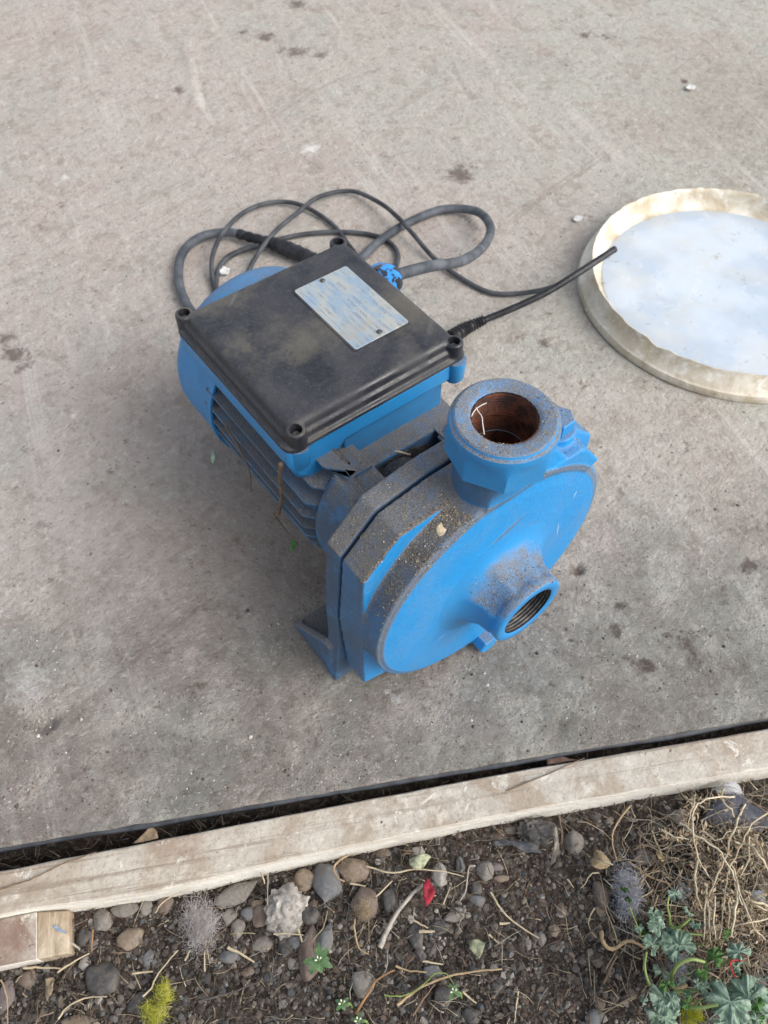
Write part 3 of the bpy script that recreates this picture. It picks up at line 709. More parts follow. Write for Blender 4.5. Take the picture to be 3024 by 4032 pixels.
poly_bm([(-.0510, .085), (-.0500, .1230), (-.0420, .1300), (-.0180, .1300), (-.0130, .1240), (-.0130, .085)], .096, .122, ad)
poly_bm([(.054, .10), (.098, .10), (.098, .1260), (.054, .148)], -.046, -.022, ad, 'yz')
arc = [(.068*math.cos(R(a)), MZ+.068*math.sin(R(a))) for a in range(158, 383, 9)]
poly_bm([(.0640, .1222), (-.0600, .1222)]+arc, .1225, .146, ad)
box_bm(-.047, -.018, .116, .165, .095, .1345, ad)
adapter = part('motor_adapter', ad, paint('blue_enamel_adapter', .80, .95, lo=.25, hi=.8, wear=True)); remesh(adapter, .0012, 7)
part('shaft', lathe_bm([(.0001, .056), (.016, .056), (.016, .064), (.012, .0645), (.012, .068), (.0135, .0685), (.0135, .072), (.011, .0725), (.011, .098)], 'y', (0, MZ+.004), 32), steel_dark)
part('seal_cup', lathe_bm([(.0001, .1080), (.020, .1080), (.0225, .1060), (.0225, .1160), (.0001, .1160)], 'y', (0, MZ+.006), 48), simple('black_shaded_casting', (.012, .013, .016), (.04, .042, .045), 200, .7))  # near-black colour carries the shade inside the window
part('hollow_shade_disc', lathe_bm([(.0001, .1180), (.020, .1180), (.0205, .1165), (.030, .1165), (.0305, .1190), (.044, .1190), (.0475, .1205), (.0475, .1218), (.0001, .1218)], 'y', (.010, MZ-.0230), 48), simple('hollow_shade_black', (.006, .007, .009), (.028, .030, .034), 260, .8, .0012, 500))  # added black disc, stands in for the darkness of the hollow
# motor end shield and body
part('motor_body', lathe_bm([(.0001, .143), (.0560, .143), (.0560, .275), (.0001, .275)], 'y', (0, MZ), 64), blue_motor)
# screw stud by the box
part('stud', lathe_bm(threads(.0030, .118, .150, .0014, .0006), 'y', (-.040, .148), 16), steel_dark, smooth=20)
# cooling fins, each its own piece, mirrored on the far side
for s in (-1, 1):
    for i, z in enumerate((.1500, .1355, .1210, .1075, .0940, .0810, .0680, .0555, .0440, .034)):
        dz = z-MZ; xo = math.sqrt(max(.0775**2-dz*dz, .0001)); xi = math.sqrt(max(.0555**2-dz*dz, 0)) if abs(dz) < .0555 else .004
        xi = max(xi-.002, .002, .044 if dz > .02 else 0)
        if s > 0 and dz > .03: continue
        pts = [(s*xi, .108), (s*(xo-.016), .1085), (s*(xo-.002), .1225), (s*xo, .126), (s*xo, .268), (s*xi, .268)]
        if s > 0: pts = pts[::-1]
        # fins sag outward slightly as in the casting
        bm = poly_bm(pts, z-.0011, z+.0011, None, 'xy')
        for v in bm.verts:
            v.co.z += random.uniform(-.0002, .0002)
        o = part('cooling_fin', bm, blue_motor, b=.0005)
# fan cover
FY, FZ = .258, .092
bm = lathe_bm([(.0765, FY), (.0788, FY), (.0788, FY+.006), (.0775, FY+.008), (.0775, FY+.050), (.0770, FY+.056), (.0740, FY+.064), (.0670, FY+.0705), (.0560, FY+.0740), (.03, FY+.0755), (.0001, FY+.0755)], 'y', (0, FZ), 96)
lathe_bm([(.0765, FY), (.0755, FY+.05), (.06, FY+.068), (.0001, FY+.07)], 'y', (0, FZ), 96, bm)
part('fan_cover', bm, blue_fan, smooth=50)

# terminal box
yb0, yb1 = .1340, .286
bf = [(-.0765, .1715), (-.0775, .157), (-.0715, .141), (-.0600, .1325), (-.0500, .1315), (-.0390, .1400), (-.0280, .1530), (.0770, .1530), (.0800, .158), (.0800, .1715)]
tbox = part('terminal_box', poly_bm(bf, yb0, yb1), blue_box, b=.003)
part('box_pedestal', poly_bm([(-.026, .110), (-.026, .155), (.069, .155), (.069, .120)], .141, .262), paint('blue_enamel_pedestal', .3, .8, lo=.3, hi=.8), tbox, b=.0015)
# right front lug with its boss, left lug
for (cx, cy) in ((-.0665, .1385), (.0755, .1370), (.0730, .2830), (-.0690, .2830)):
    o = part('screw_boss', lathe_bm([(.0001, .150), (.0060, .150), (.0080, .153), (.0085, .171), (.0001, .171)], 'z', (cx, cy), 28), blue_box, tbox, smooth=45)
# gasket line
part('gasket', poly_bm(rrect(-.0765, .0805, .1334, .2855, .008), .1712, .1730, None, 'xy'), simple('old_gasket', (.20, .17, .12), (.10, .08, .055), 200, .9), tbox)
# lid
lidroot_bm = bmesh.new()
def rr3(i, z, r=.009): return [(x, y, z) for x, y in rrect(-.0785+i, .0830-i, .1315+i, .2875-i, r)]
rings = [rr3(.0010, .1728), rr3(-.0005, .1732), rr3(-.0005, .1758), rr3(.0004, .1768), rr3(.0028, .1772), rr3(.0034, .1780), rr3(.0036, .1822), rr3(.0042, .1832), rr3(.0056, .1836), rr3(.0062, .1844), rr3(.0068, .1875, .010), rr3(.0078, .1895, .010), rr3(.0100, .1908, .010), rr3(.0130, .1912, .010)]
loft_bm(rings, lidroot_bm)
LUGS = ((-.0672, .1372), (.0735, .1385), (.0725, .2832), (-.0700, .2832))
for cx, cy in LUGS:
    lathe_bm([(.0066, .1725), (.0072, .1745), (.0072, .1875), (.0064, .1889)], 'z', (cx, cy), 32, lidroot_bm, True)
lid = part('box_lid', lidroot_bm, None, smooth=180, label='flat black plastic lid covered with dust smears'); remesh(lid, .00085, 5)
cb = bmesh.new()
for cx, cy in LUGS: lathe_bm([(.0046, .1815), (.0046, .1990)], 'z', (cx, cy), 32, cb, True)
cutter = from_bm('cutter', cb); bo = lid.modifiers.new('holes', 'BOOLEAN'); bo.operation = 'DIFFERENCE'; bo.object = cutter; bo.solver = 'FAST'
dg0 = bpy.context.evaluated_depsgraph_get(); dg0.update(); nm = bpy.data.meshes.new_from_object(lid.evaluated_get(dg0)); nm.name = 'box_lid'
lid.modifiers.clear(); lid.data = nm; nm.materials.clear(); nm.materials.append(black); bpy.data.objects.remove(cutter)
nm.polygons.foreach_set('use_smooth', [True]*len(nm.polygons)); nm.set_sharp_from_angle(angle=R(40)); nm.update()
for cx, cy in LUGS: part('screw', lathe_bm([(.0001, .1842), (.0026, .1844), (.0034, .1832), (.0035, .1810)], 'z', (cx, cy), 20), steel_dark, lid)
# nameplate
np_root = part('nameplate', poly_bm(rrect(.0080, .0575, .1715, .2515, .0022), .1905, .1922, None, 'xy'), plate_mat, lid, b=.0003, label='worn aluminium rating plate with illegible print')
bm = bmesh.new()
outer = rrect(.0066, .0590, .1700, .2530, .0030); inner = rrect(.0082, .0573, .1717, .2513, .0020)
rings = [[(x, y, .1908) for x, y in outer], [(x, y, .1917) for x, y in outer], [(x, y, .1917) for x, y in inner], [(x, y, .1908) for x, y in inner]]
loft_bm(rings, bm, False)
for rx, ry in ((.0322, .2475), (.0330, .1760)):
    part('rivet', lathe_bm([(.0022, .1918), (.0021, .1928), (.0013, .1935), (.0001, .1937)], 'z', (rx, ry), 20), steel_dark, np_root)
part('plate_frame', bm, black_side, lid)
# cable gland on the far side of the box
GC = (.2480, .1610)
bm = lathe_bm([(.0140, .078), (.0150, .079), (.0150, .084), (.0135, .085), (.0150, .086, 8), (.0150, .096, 8), (.0128, .101, 8), (.0112, .104), (.0052, .1042)], 'x', GC, 48)
gland = part('cable_gland', bm, gland_mat, smooth=30)
# cables: each one long smooth tube of its own
def cab(name, pts, r, m, label):
    o = tube(name, pts, r, m, pump, 14, 12); o['label'] = label; return o
def pp(lst): return [at(x, y, z, A_) for x, y, z in lst]
thick = [Vector((.098, GC[0], GC[1])), Vector((.112, GC[0]+.0005, GC[1]-.001))]+pp([(930, 575, .145), (1000, 563, .108), (1046, 530, .060), (1059, 490, .028), (1030, 457, .012), (960, 452, .007), (890, 477, .006), (830, 513, .006), (788, 550, .006),
    (730, 610, .006), (640, 680, .006), (540, 720, .006), (455, 705, .006), (412, 670, .0065), (387, 610, .007), (393, 550, .007), (430, 514, .008), (490, 502, .010), (550, 514, .011), (600, 530, .011)])
cab('power_cable', thick, .0050, rubber, 'thick grey rubber cable from the gland, looped on the floor')
thin = pp([(1325, 541, .045), (1262, 583, .040), (1225, 607, .032), (1180, 624, .014), (1120, 634, .005), (1060, 632, .004), (1000, 603, .0035), (940, 560, .006), (890, 503, .013), (860, 470, .016), (820, 438, .012), (760, 413, .006), (690, 425, .010), (640, 462, .015), (590, 505, .018), (550, 560, .008), (520, 620, .004), (480, 650, .004),
    (462, 615, .004), (458, 560, .012), (480, 505, .016), (530, 457, .010), (590, 437, .006), (650, 443, .006), (715, 482, .004), (758, 535, .004), (800, 590, .004), (845, 590, .004), (860, 552, .004), (838, 521, .004), (790, 505, .004), (720, 501, .004), (650, 507, .004), (590, 520, .005)])
cab('power_cable', thin, .0027, rubber2, 'thin grey cable curling in loops and joining the thick one')
cab('power_cable', pp([(465, 640, .003), (470, 590, .003), (490, 558, .004), (530, 538, .006), (560, 531, .010)]), .0032, rubber2, 'short tail of cable under the taped joint')
cab('power_cable', pp([(940, 760, .010), (985, 722, .010), (1010, 708, .010), (1050, 690, .012), (1110, 665, .020), (1180, 632, .030), (1245, 592, .040), (1290, 563, .045), (1328, 538, .047)]), .0037, rubber_black, 'black cable running out over the rim of the white bucket lid')
j = pp([(515, 505, .010), (560, 518, .011), (600, 530, .011), (640, 545, .011), (682, 565, .011)])
V, F = tube_lists(smooth_path(j, 14), lambda t: .0058+.0028*min(1, max(0, (t-.25)*3))+.0005*math.sin(t*60), 16)
sl_ = from_lists('cable_joint', V, F, rubber_black, pump, 40); sl_['label'] = 'joint wound with black tape'
j = pp([(975, 730, .010), (1000, 713, .010), (1022, 702, .011), (1045, 692, .012)])
V, F = tube_lists(smooth_path(j, 14), lambda t: .0082-.0035*t+.0007*math.sin(t*70), 16)
from_lists('strain_relief', V, F, rubber_black, pump, 40)

# ------------------------------------------------------------------ white bucket lid
def mk_lidmat(name, c1, c2, dirt, amt):
    m = Mat(name, .38, .5); n = m.noise(22, 6, .68, .5, stretch=((1, 1, 1), 0)); n2 = m.noise(60, 5, .7)
    c = m.mix(m.step(m.noise(12, 3), .4, .6), c1, c2); c = m.mix(m.math('MULTIPLY', m.step(n, .5-amt*.2, .68), min(1, amt)), c, dirt)
    c = m.mix(m.math('MULTIPLY', m.step(n2, .60, .72), .7*min(1, amt*1.5)), c, (.20, .14, .09))
    c = m.mix(m.math('MULTIPLY', m.step(m.noise(40, 7, .8, 1), .56, .62), .5*amt), c, (.85, .84, .80))
    c = m.mix(m.math('MULTIPLY', m.step(m.voro(80), .04, .09, 1, 0), m.step(m.noise(14, 2), .47, .55)), c, (.35, .28, .20)); m.color(c)
    m.bump(m.noise(180, 4), .0003); m.b.inputs['Subsurface Weight'].default_value = .0
    return m.m
lid_rim = mk_lidmat('grubby_white_rim', (.80, .76, .67), (.68, .62, .50), (.44, .36, .24), 1.0)
lid_floor = mk_lidmat('bluish_white_plastic', (.42, .49, .57), (.53, .59, .65), (.55, .53, .46), .40)
LC = (.510, .1560)
bl = empty('bucket_lid', (0, 0, 0)); tag(bl, 'grubby white plastic bucket lid lying upturned beside the pump, cut off by the right edge', 'lid')
bm = lathe_bm([(.1660, .0003), (.1672, .0020), (.1655, .0090), (.1620, .0100), (.1570, .0280), (.1562, .0295), (.1548, .0290), (.1535, .0230), (.1480, .0120), (.1430, .0085), (.1340, .0082)], 'z', LC, 160)
for v in bm.verts:
    a = math.atan2(v.co.y-LC[1], v.co.x-LC[0]); v.co.z += (noise.noise((math.cos(a)*9, math.sin(a)*9, 1))*.0015 if v.co.z > .02 else 0)
    if v.co.z > .025: v.co.z -= max(0, noise.noise((math.cos(a)*30, math.sin(a)*30, 5))-.22)*.009+max(0, noise.noise((math.cos(a)*70, math.sin(a)*70, 8))-.2)*.004
part('rim', bm, lid_rim, bl, smooth=60)
bm = lathe_bm([(.1410, .0088), (.1390, .0096), (.120, .0100), (.06, .0094), (.0001, .0098)], 'z', LC, 120)
part('disc', bm, lid_floor, bl, smooth=60)

# ------------------------------------------------------------------ stones
def mk_stone(name, c, rough=.75):
    m = Mat(name, rough, .35); k = (c[0]*.6, c[1]*.58, c[2]*.56); hi = (min(1, c[0]*1.35), min(1, c[1]*1.35), min(1, c[2]*1.35))
    x = m.mix(m.step(m.noise(90, 6, .65), .35, .68), k, c); x = m.mix(m.math('MULTIPLY', m.step(m.noise(350, 4, .7), .56, .7), .6), x, hi)
    x = m.mix(m.math('MULTIPLY', m.step(m.noise(110, 7, .75), .44, .62), .75), x, (.135, .115, .095)); m.color(x); m.bump(m.noise(420, 5, .7), .0005); return m.m
SM = {'g': mk_stone('grey_stone', (.27, .25, .22)), 'b': mk_stone('blue_grey_stone', (.19, .198, .205)), 'd': mk_stone('dark_stone', (.088, .085, .082)), 't': mk_stone('tan_stone', (.30, .23, .165)),
      'n': mk_stone('brown_stone', (.20, .15, .12)), 'w': mk_stone('pale_stone', (.46, .43, .39)), 'p': mk_stone('purplish_stone', (.20, .165, .165))}
def stone(reg, cx, cy, hl, hw, ang, c, label, group=None, rough=0, z=None, flat=.6, sub=3):
    s = reg[2]; p = at(cx, cy, ZS+.004, reg); hl *= 1.1; hw *= 1.1; q = at(cx+hl*math.cos(R(ang)), cy-hl*math.sin(R(ang)), ZS+.004, reg); q2 = at(cx-hw*math.sin(R(ang)), cy-hw*math.cos(R(ang)), ZS+.004, reg)
    a = (q-p); b = (q2-p); L, W_ = a.length, b.length; rot = math.atan2(a.y, a.x)
    if a.x*b.y-a.y*b.x < 0: pass
    tv, tf = ico_t(sub); H = min(L, W_)*flat; V = []; sd_ = random.uniform(0, 99)
    PL = [(Vector((random.gauss(0, 1), random.gauss(0, 1), random.gauss(.3, .8))).normalized(), random.uniform(.62, .9)) for _ in range(0 if rough else 7)]
    for x, y, zz in tv:
        n = Vector((x, y, zz)); n.normalize(); k = 1+noise.noise(n*1.1+Vector((sd_, 0, 0)))*.30+noise.noise(n*2.6+Vector((0, sd_, 0)))*.10
        if rough: k += noise.noise(n*4.5+Vector((sd_, 3, 0)))*.25*rough+noise.noise(n*9+Vector((sd_, 3, 0)))*.18*rough
        vv = Vector((x, y, zz))*k
        for pn, pd in PL:
            dd = vv.dot(pn)
            if dd > pd: vv -= pn*(dd-pd)*.85
        x, y, zz, k = vv.x, vv.y, vv.z, 1.0
        X, Y = x*L*k, y*W_*k; V.append((X*math.cos(rot)-Y*math.sin(rot), X*math.sin(rot)+Y*math.cos(rot), zz*H*k))
    o = from_lists('rock' if max(L, W_) > .02 else 'pebble', V, tf, SM[c], None, 60)
    o.location = (p.x, p.y, (z if z is not None else soil_h(p.x, p.y))+H*.42)
    tag(o, label, 'stone', group); return o
SG = 'small stones in the soil'
ST = [
 (P_, 1070, 512, 125, 55, 8, 'g', 'pale grey oblong pebble lying just under the plank, right of the sawn board'),
 (P_, 880, 592, 85, 95, 0, 'g', 'rounded grey pebble between the sawn board end and the oblong pebble'),
 (P_, 1258, 490, 58, 70, 0, 'g', 'small upright egg-shaped pebble right of the pale oblong one under the plank'),
 (P_, 1415, 462, 78, 72, 20, 'n', 'brownish round pebble under the plank, left of the long cobble'),
 (P_, 1112, 762, 108, 88, 10, 't', 'flat beige pebble in open gravel right of the sawn board'),
 (P_, 1272, 922, 45, 72, -12, 'b', 'small blue slate chip above the yellow fluff'),
 (P_, 905, 1110, 165, 150, 55, 'd', 'large dark triangular rock near the lower left, below the board'),
 (P_, 722, 975, 45, 68, -25, 'w', 'pale oval pebble left of the large dark triangular rock'),
 (P_, 222, 1095, 65, 85, -30, 'n', 'brown-grey pebble below the wooden board'),
 (P_, 35, 1240, 72, 125, 0, 'p', 'smooth purplish stone cut off by the left edge of the picture'),
 (P_, 680, 1490, 150, 70, 0, 't', 'pinkish tan stone at the bottom edge, left of the yellow fluff'),
 (P_, 1180, 1310, 105, 55, 45, 'd', 'dark smooth pebble touching the left side of the yellow fluff'),
 (P_, 712, 745, 60, 62, 20, 'd', 'dark pebble just right of the sawn board end'),
 (Q_, 490, 372, 195, 78, 27, 'g', 'long grey-brown cobble under the plank beside the grey down tuft'),
 (Q_, 418, 565, 72, 72, -20, 'g', 'grey triangular pebble just below the long cobble'),
 (Q_, 512, 672, 68, 78, -20, 'g', 'grey faceted pebble below the triangular one'),
 (Q_, 598, 525, 55, 62, 0, 'b', 'small bluish pebble between the long cobble and the brown drop-shaped pebble'),
 (Q_, 680, 450, 60, 45, 10, 't', 'small brown pebble at the lower right end of the long cobble'),
 (Q_, 715, 572, 72, 98, -15, 'n', 'brown drop-shaped pebble left of the white crumbly lump'),
 (Q_, 1085, 240, 100, 95, -40, 't', 'tan angular stone under the plank, above the white crumbly lump'),
 (Q_, 1290, 275, 118, 172, 12, 'b', 'large smooth blue-grey oval stone standing near the plank'),
 (Q_, 1520, 165, 142, 100, -15, 't', 'flat grey-tan angular stone touching the plank beside the big oval stone'),
 (Q_, 1128, 552, 92, 90, 0, 'd', 'dark round pebble right of the white crumbly lump'),
 (Q_, 1135, 860, 82, 245, 0, 'n', 'long dark brown slab-like stone behind the small green seedling'),
 (Q_, 1265, 765, 66, 150, -18, 'b', 'pale bluish tongue-shaped stone leaning on the long dark slab'),
 (Q_, 1028, 665, 48, 62, 0, 'd', 'small dark pebble squeezed under the white crumbly lump'),
 (Q_, 712, 800, 85, 58, 12, 'g', 'flat oval pebble with a pale rim, left of two dark ones'),
 (Q_, 925, 830, 62, 95, 20, 'd', 'dark grey pebble left of the long dark slab, lower of a pair'),
 (Q_, 1015, 792, 60, 56, 0, 'b', 'rounded grey pebble touching the left side of the long dark slab'),
 (Q_, 1620, 455, 100, 130, 25, 'n', 'large brown pebble right of the big oval stone, with straw on it'),
 (Q_, 435, 905, 75, 58, -10, 'b', 'bluish flat pebble under a crossed pair of straws'),
 (Q_, 592, 1035, 62, 42, 20, 'n', 'brown flat pebble above the dark quill'),
 (S_, 225, 332, 55, 40, 10, 'n', 'small brown pebble under the plank near the long pale straw'),
 (S_, 515, 302, 50, 38, 0, 'w', 'small whitish pebble under the plank above the crumpled pale leaf'),
 (S_, 850, 432, 36, 62, 0, 'b', 'small upright blue-grey pebble right of the rough pale stone'),
 (S_, 1000, 702, 64, 45, -10, 'b', 'smooth blue-grey oval pebble right of the wavy root'),
 (S_, 488, 1015, 68, 92, 10, 'd', 'dark grey pointed pebble below the red petal'),
 (S_, 1058, 472, 68, 82, 10, 'g', 'grey ridged stone right of the wavy root top'),
 (S_, 690, 500, 60, 92, 0, 'w', 'rough pale stone behind the tip of the red petal'),
 (S_, 1152, 432, 52, 40, 0, 'p', 'pinkish pebble right of the grey ridged stone'),
 (S_, 1200, 525, 62, 30, 5, 't', 'flat tan pebble right of the grey ridged stone, lower of two'),
 (S_, 985, 610, 50, 52, 0, 'd', 'dark grey block-shaped pebble right of the wavy root'),
 (S_, 690, 940, 72, 58, 15, 'd', 'dark slate pebble below the red petal, right of the pointed one'),
 (S_, 815, 835, 95, 52, 25, 'g', 'grey wedge-shaped slate pointing at the foot of the wavy root'),
 (S_, 275, 705, 62, 102, 10, 'd', 'dark stone left of the pale curved stalk'),
 (S_, 632, 1290, 72, 48, 0, 'b', 'blue-grey flat pebble above the trailing green stem'),
 (S_, 712, 1512, 78, 98, 0, 'd', 'dark rounded stone under the tiny weed at the bottom middle'),
 (S_, 952, 1655, 76, 70, -10, 'd', 'dark angular block of stone at the bottom edge'),
 (S_, 520, 1132, 36, 42, 0, 'd', 'little near-black pebble under the dark pointed one'),
 (S_, 1530, 1022, 36, 56, -10, 'g', 'light grey pebble at the lower end of the long thin straw'),
 (S_, 1412, 1062, 28, 50, 5, 'g', 'slim grey pebble left of the long straw end'),
 (S_, 1632, 952, 42, 50, 0, 't', 'brown pebble in bare reddish soil right of the long straw end'),
 (S_, 1160, 1425, 44, 56, 0, 'd', 'dark pebble in open soil near the bottom, right of the tiny weed'),
 (S_, 60, 1400, 82, 112, 0, 'g', 'grey dusty stone near the bottom, left of the orange-brown stem'),
 (S_, 1270, 132, 52, 30, 10, 'g', 'light oval pebble tucked under the plank beside the black clinker'),
 (S_, 1180, 185, 60, 38, 10, 'n', 'brown pebble under the plank left of the black clinker'),
 (T_, 302, 465, 70, 82, -35, 'g', 'grey flat triangular stone under the plank right of the black clinker'),
 (T_, 800, 582, 82, 50, -15, 'g', 'grey flat stone amid the straw right of the tan feather'),
 (T_, 915, 792, 40, 36, 0, 'n', 'brown pebble in the straw left of the small mallow leaf'),
 (T_, 480, 960, 36, 36, 0, 't', 'tan pebble just below the stone under the grey feather'),
 (T_, 480, 852, 62, 95, 0, 'n', 'brown stone half covered by the grey down feather'),
 (T_, 155, 1095, 36, 44, 20, 't', 'brown pebble in the bare reddish soil left of the mallow'),
 (T_, 202, 945, 34, 42, 0, 'n', 'dull brown pebble in the reddish soil below the black clinker'),
 (T_, 1550, 600, 72, 66, 0, 'n', 'brown stone behind the dead stems at the right edge'),
 (U_, 105, 1312, 56, 44, -10, 't', 'light tan pebble near the bottom, left of the mallow plant'),
 (U_, 45, 1440, 72, 80, 0, 'b', 'grey stone at the bottom edge, left of the mallow plant'),
 (U_, 1500, 1090, 130, 82, -10, 'd', 'dark slate slab under the mallow and dead stems at the right'),
]
for a in ST: stone(a[0], a[1], a[2], a[3]*1.03, a[4]*1.03, a[5], a[6], a[7], SG)
stone(Q_, 930, 520, 150, 190, -12, 'w', 'white crumbly lump of old mortar among the pebbles', None, 1.0, flat=.8, sub=4)
o = stone(S_, 1470, 165, 125, 92, 0, 'd', 'black rough clinker lump under the plank', None, 1.4, z=-.024, flat=.8, sub=4)

# ------------------------------------------------------------------ twigs and straws laid one by one
def mk_col(name, c, k=.7, rough=.75): return simple(name, c, tuple(v*k for v in c), 120, rough, .0003, 500)
TW = {'w': mk_col('bleached_straw', (.62, .52, .36)), 's': mk_col('pale_straw', (.50, .41, .27)), 'b': mk_col('brown_twig', (.20, .135, .085)), 'p': mk_col('bleached_stalk', (.40, .36, .30), .6), 'o': mk_col('orange_stem', (.30, .16, .07)),
      'd': mk_col('dark_quill', (.09, .075, .065)), 'g': mk_col('green_stem', (.20, .26, .07)), 'y': mk_col('dry_stem', (.42, .30, .17), .65), 'r': mk_col('red_thread', (.45, .03, .03))}
def ground(p, dz):
    s, t = to_st(p)
    z = soil_h(p.x, p.y) if t > .0 else 0
    return Vector((p.x, p.y, z+dz))
def kink(P, n=5, amp=.0003):
    out = []; P = smooth_path(P, 3)
    for i in range(len(P)-1):
        out.append(P[i]+Vector([random.uniform(-amp, amp)]*1+[random.uniform(-amp, amp), random.uniform(-amp, amp)*.6]))
    out.append(P[-1]); return out
def twig(reg, pts, r, c, label, name='straw', cat='straw', dz=.004, z=None):
    out = []
    for i, q in enumerate(pts):
        if z is not None: out.append(at(q[0], q[1], z, reg)+Vector((0, 0, random.uniform(-.0001, .0002))))
        else: out.append(ground(at(q[0], q[1], ZS+dz, reg), dz+random.uniform(0, .0015)))
    r *= .62; out = kink(out) if name != 'root' else smooth_path(out, 6)
    V, F = tube_lists(out, lambda t: r*(1.2-.5*t)*(1+.12*math.sin(t*37)), 6)
    o = from_lists(name, V, F, TW[c], None, 70); tag(o, label, cat); return o
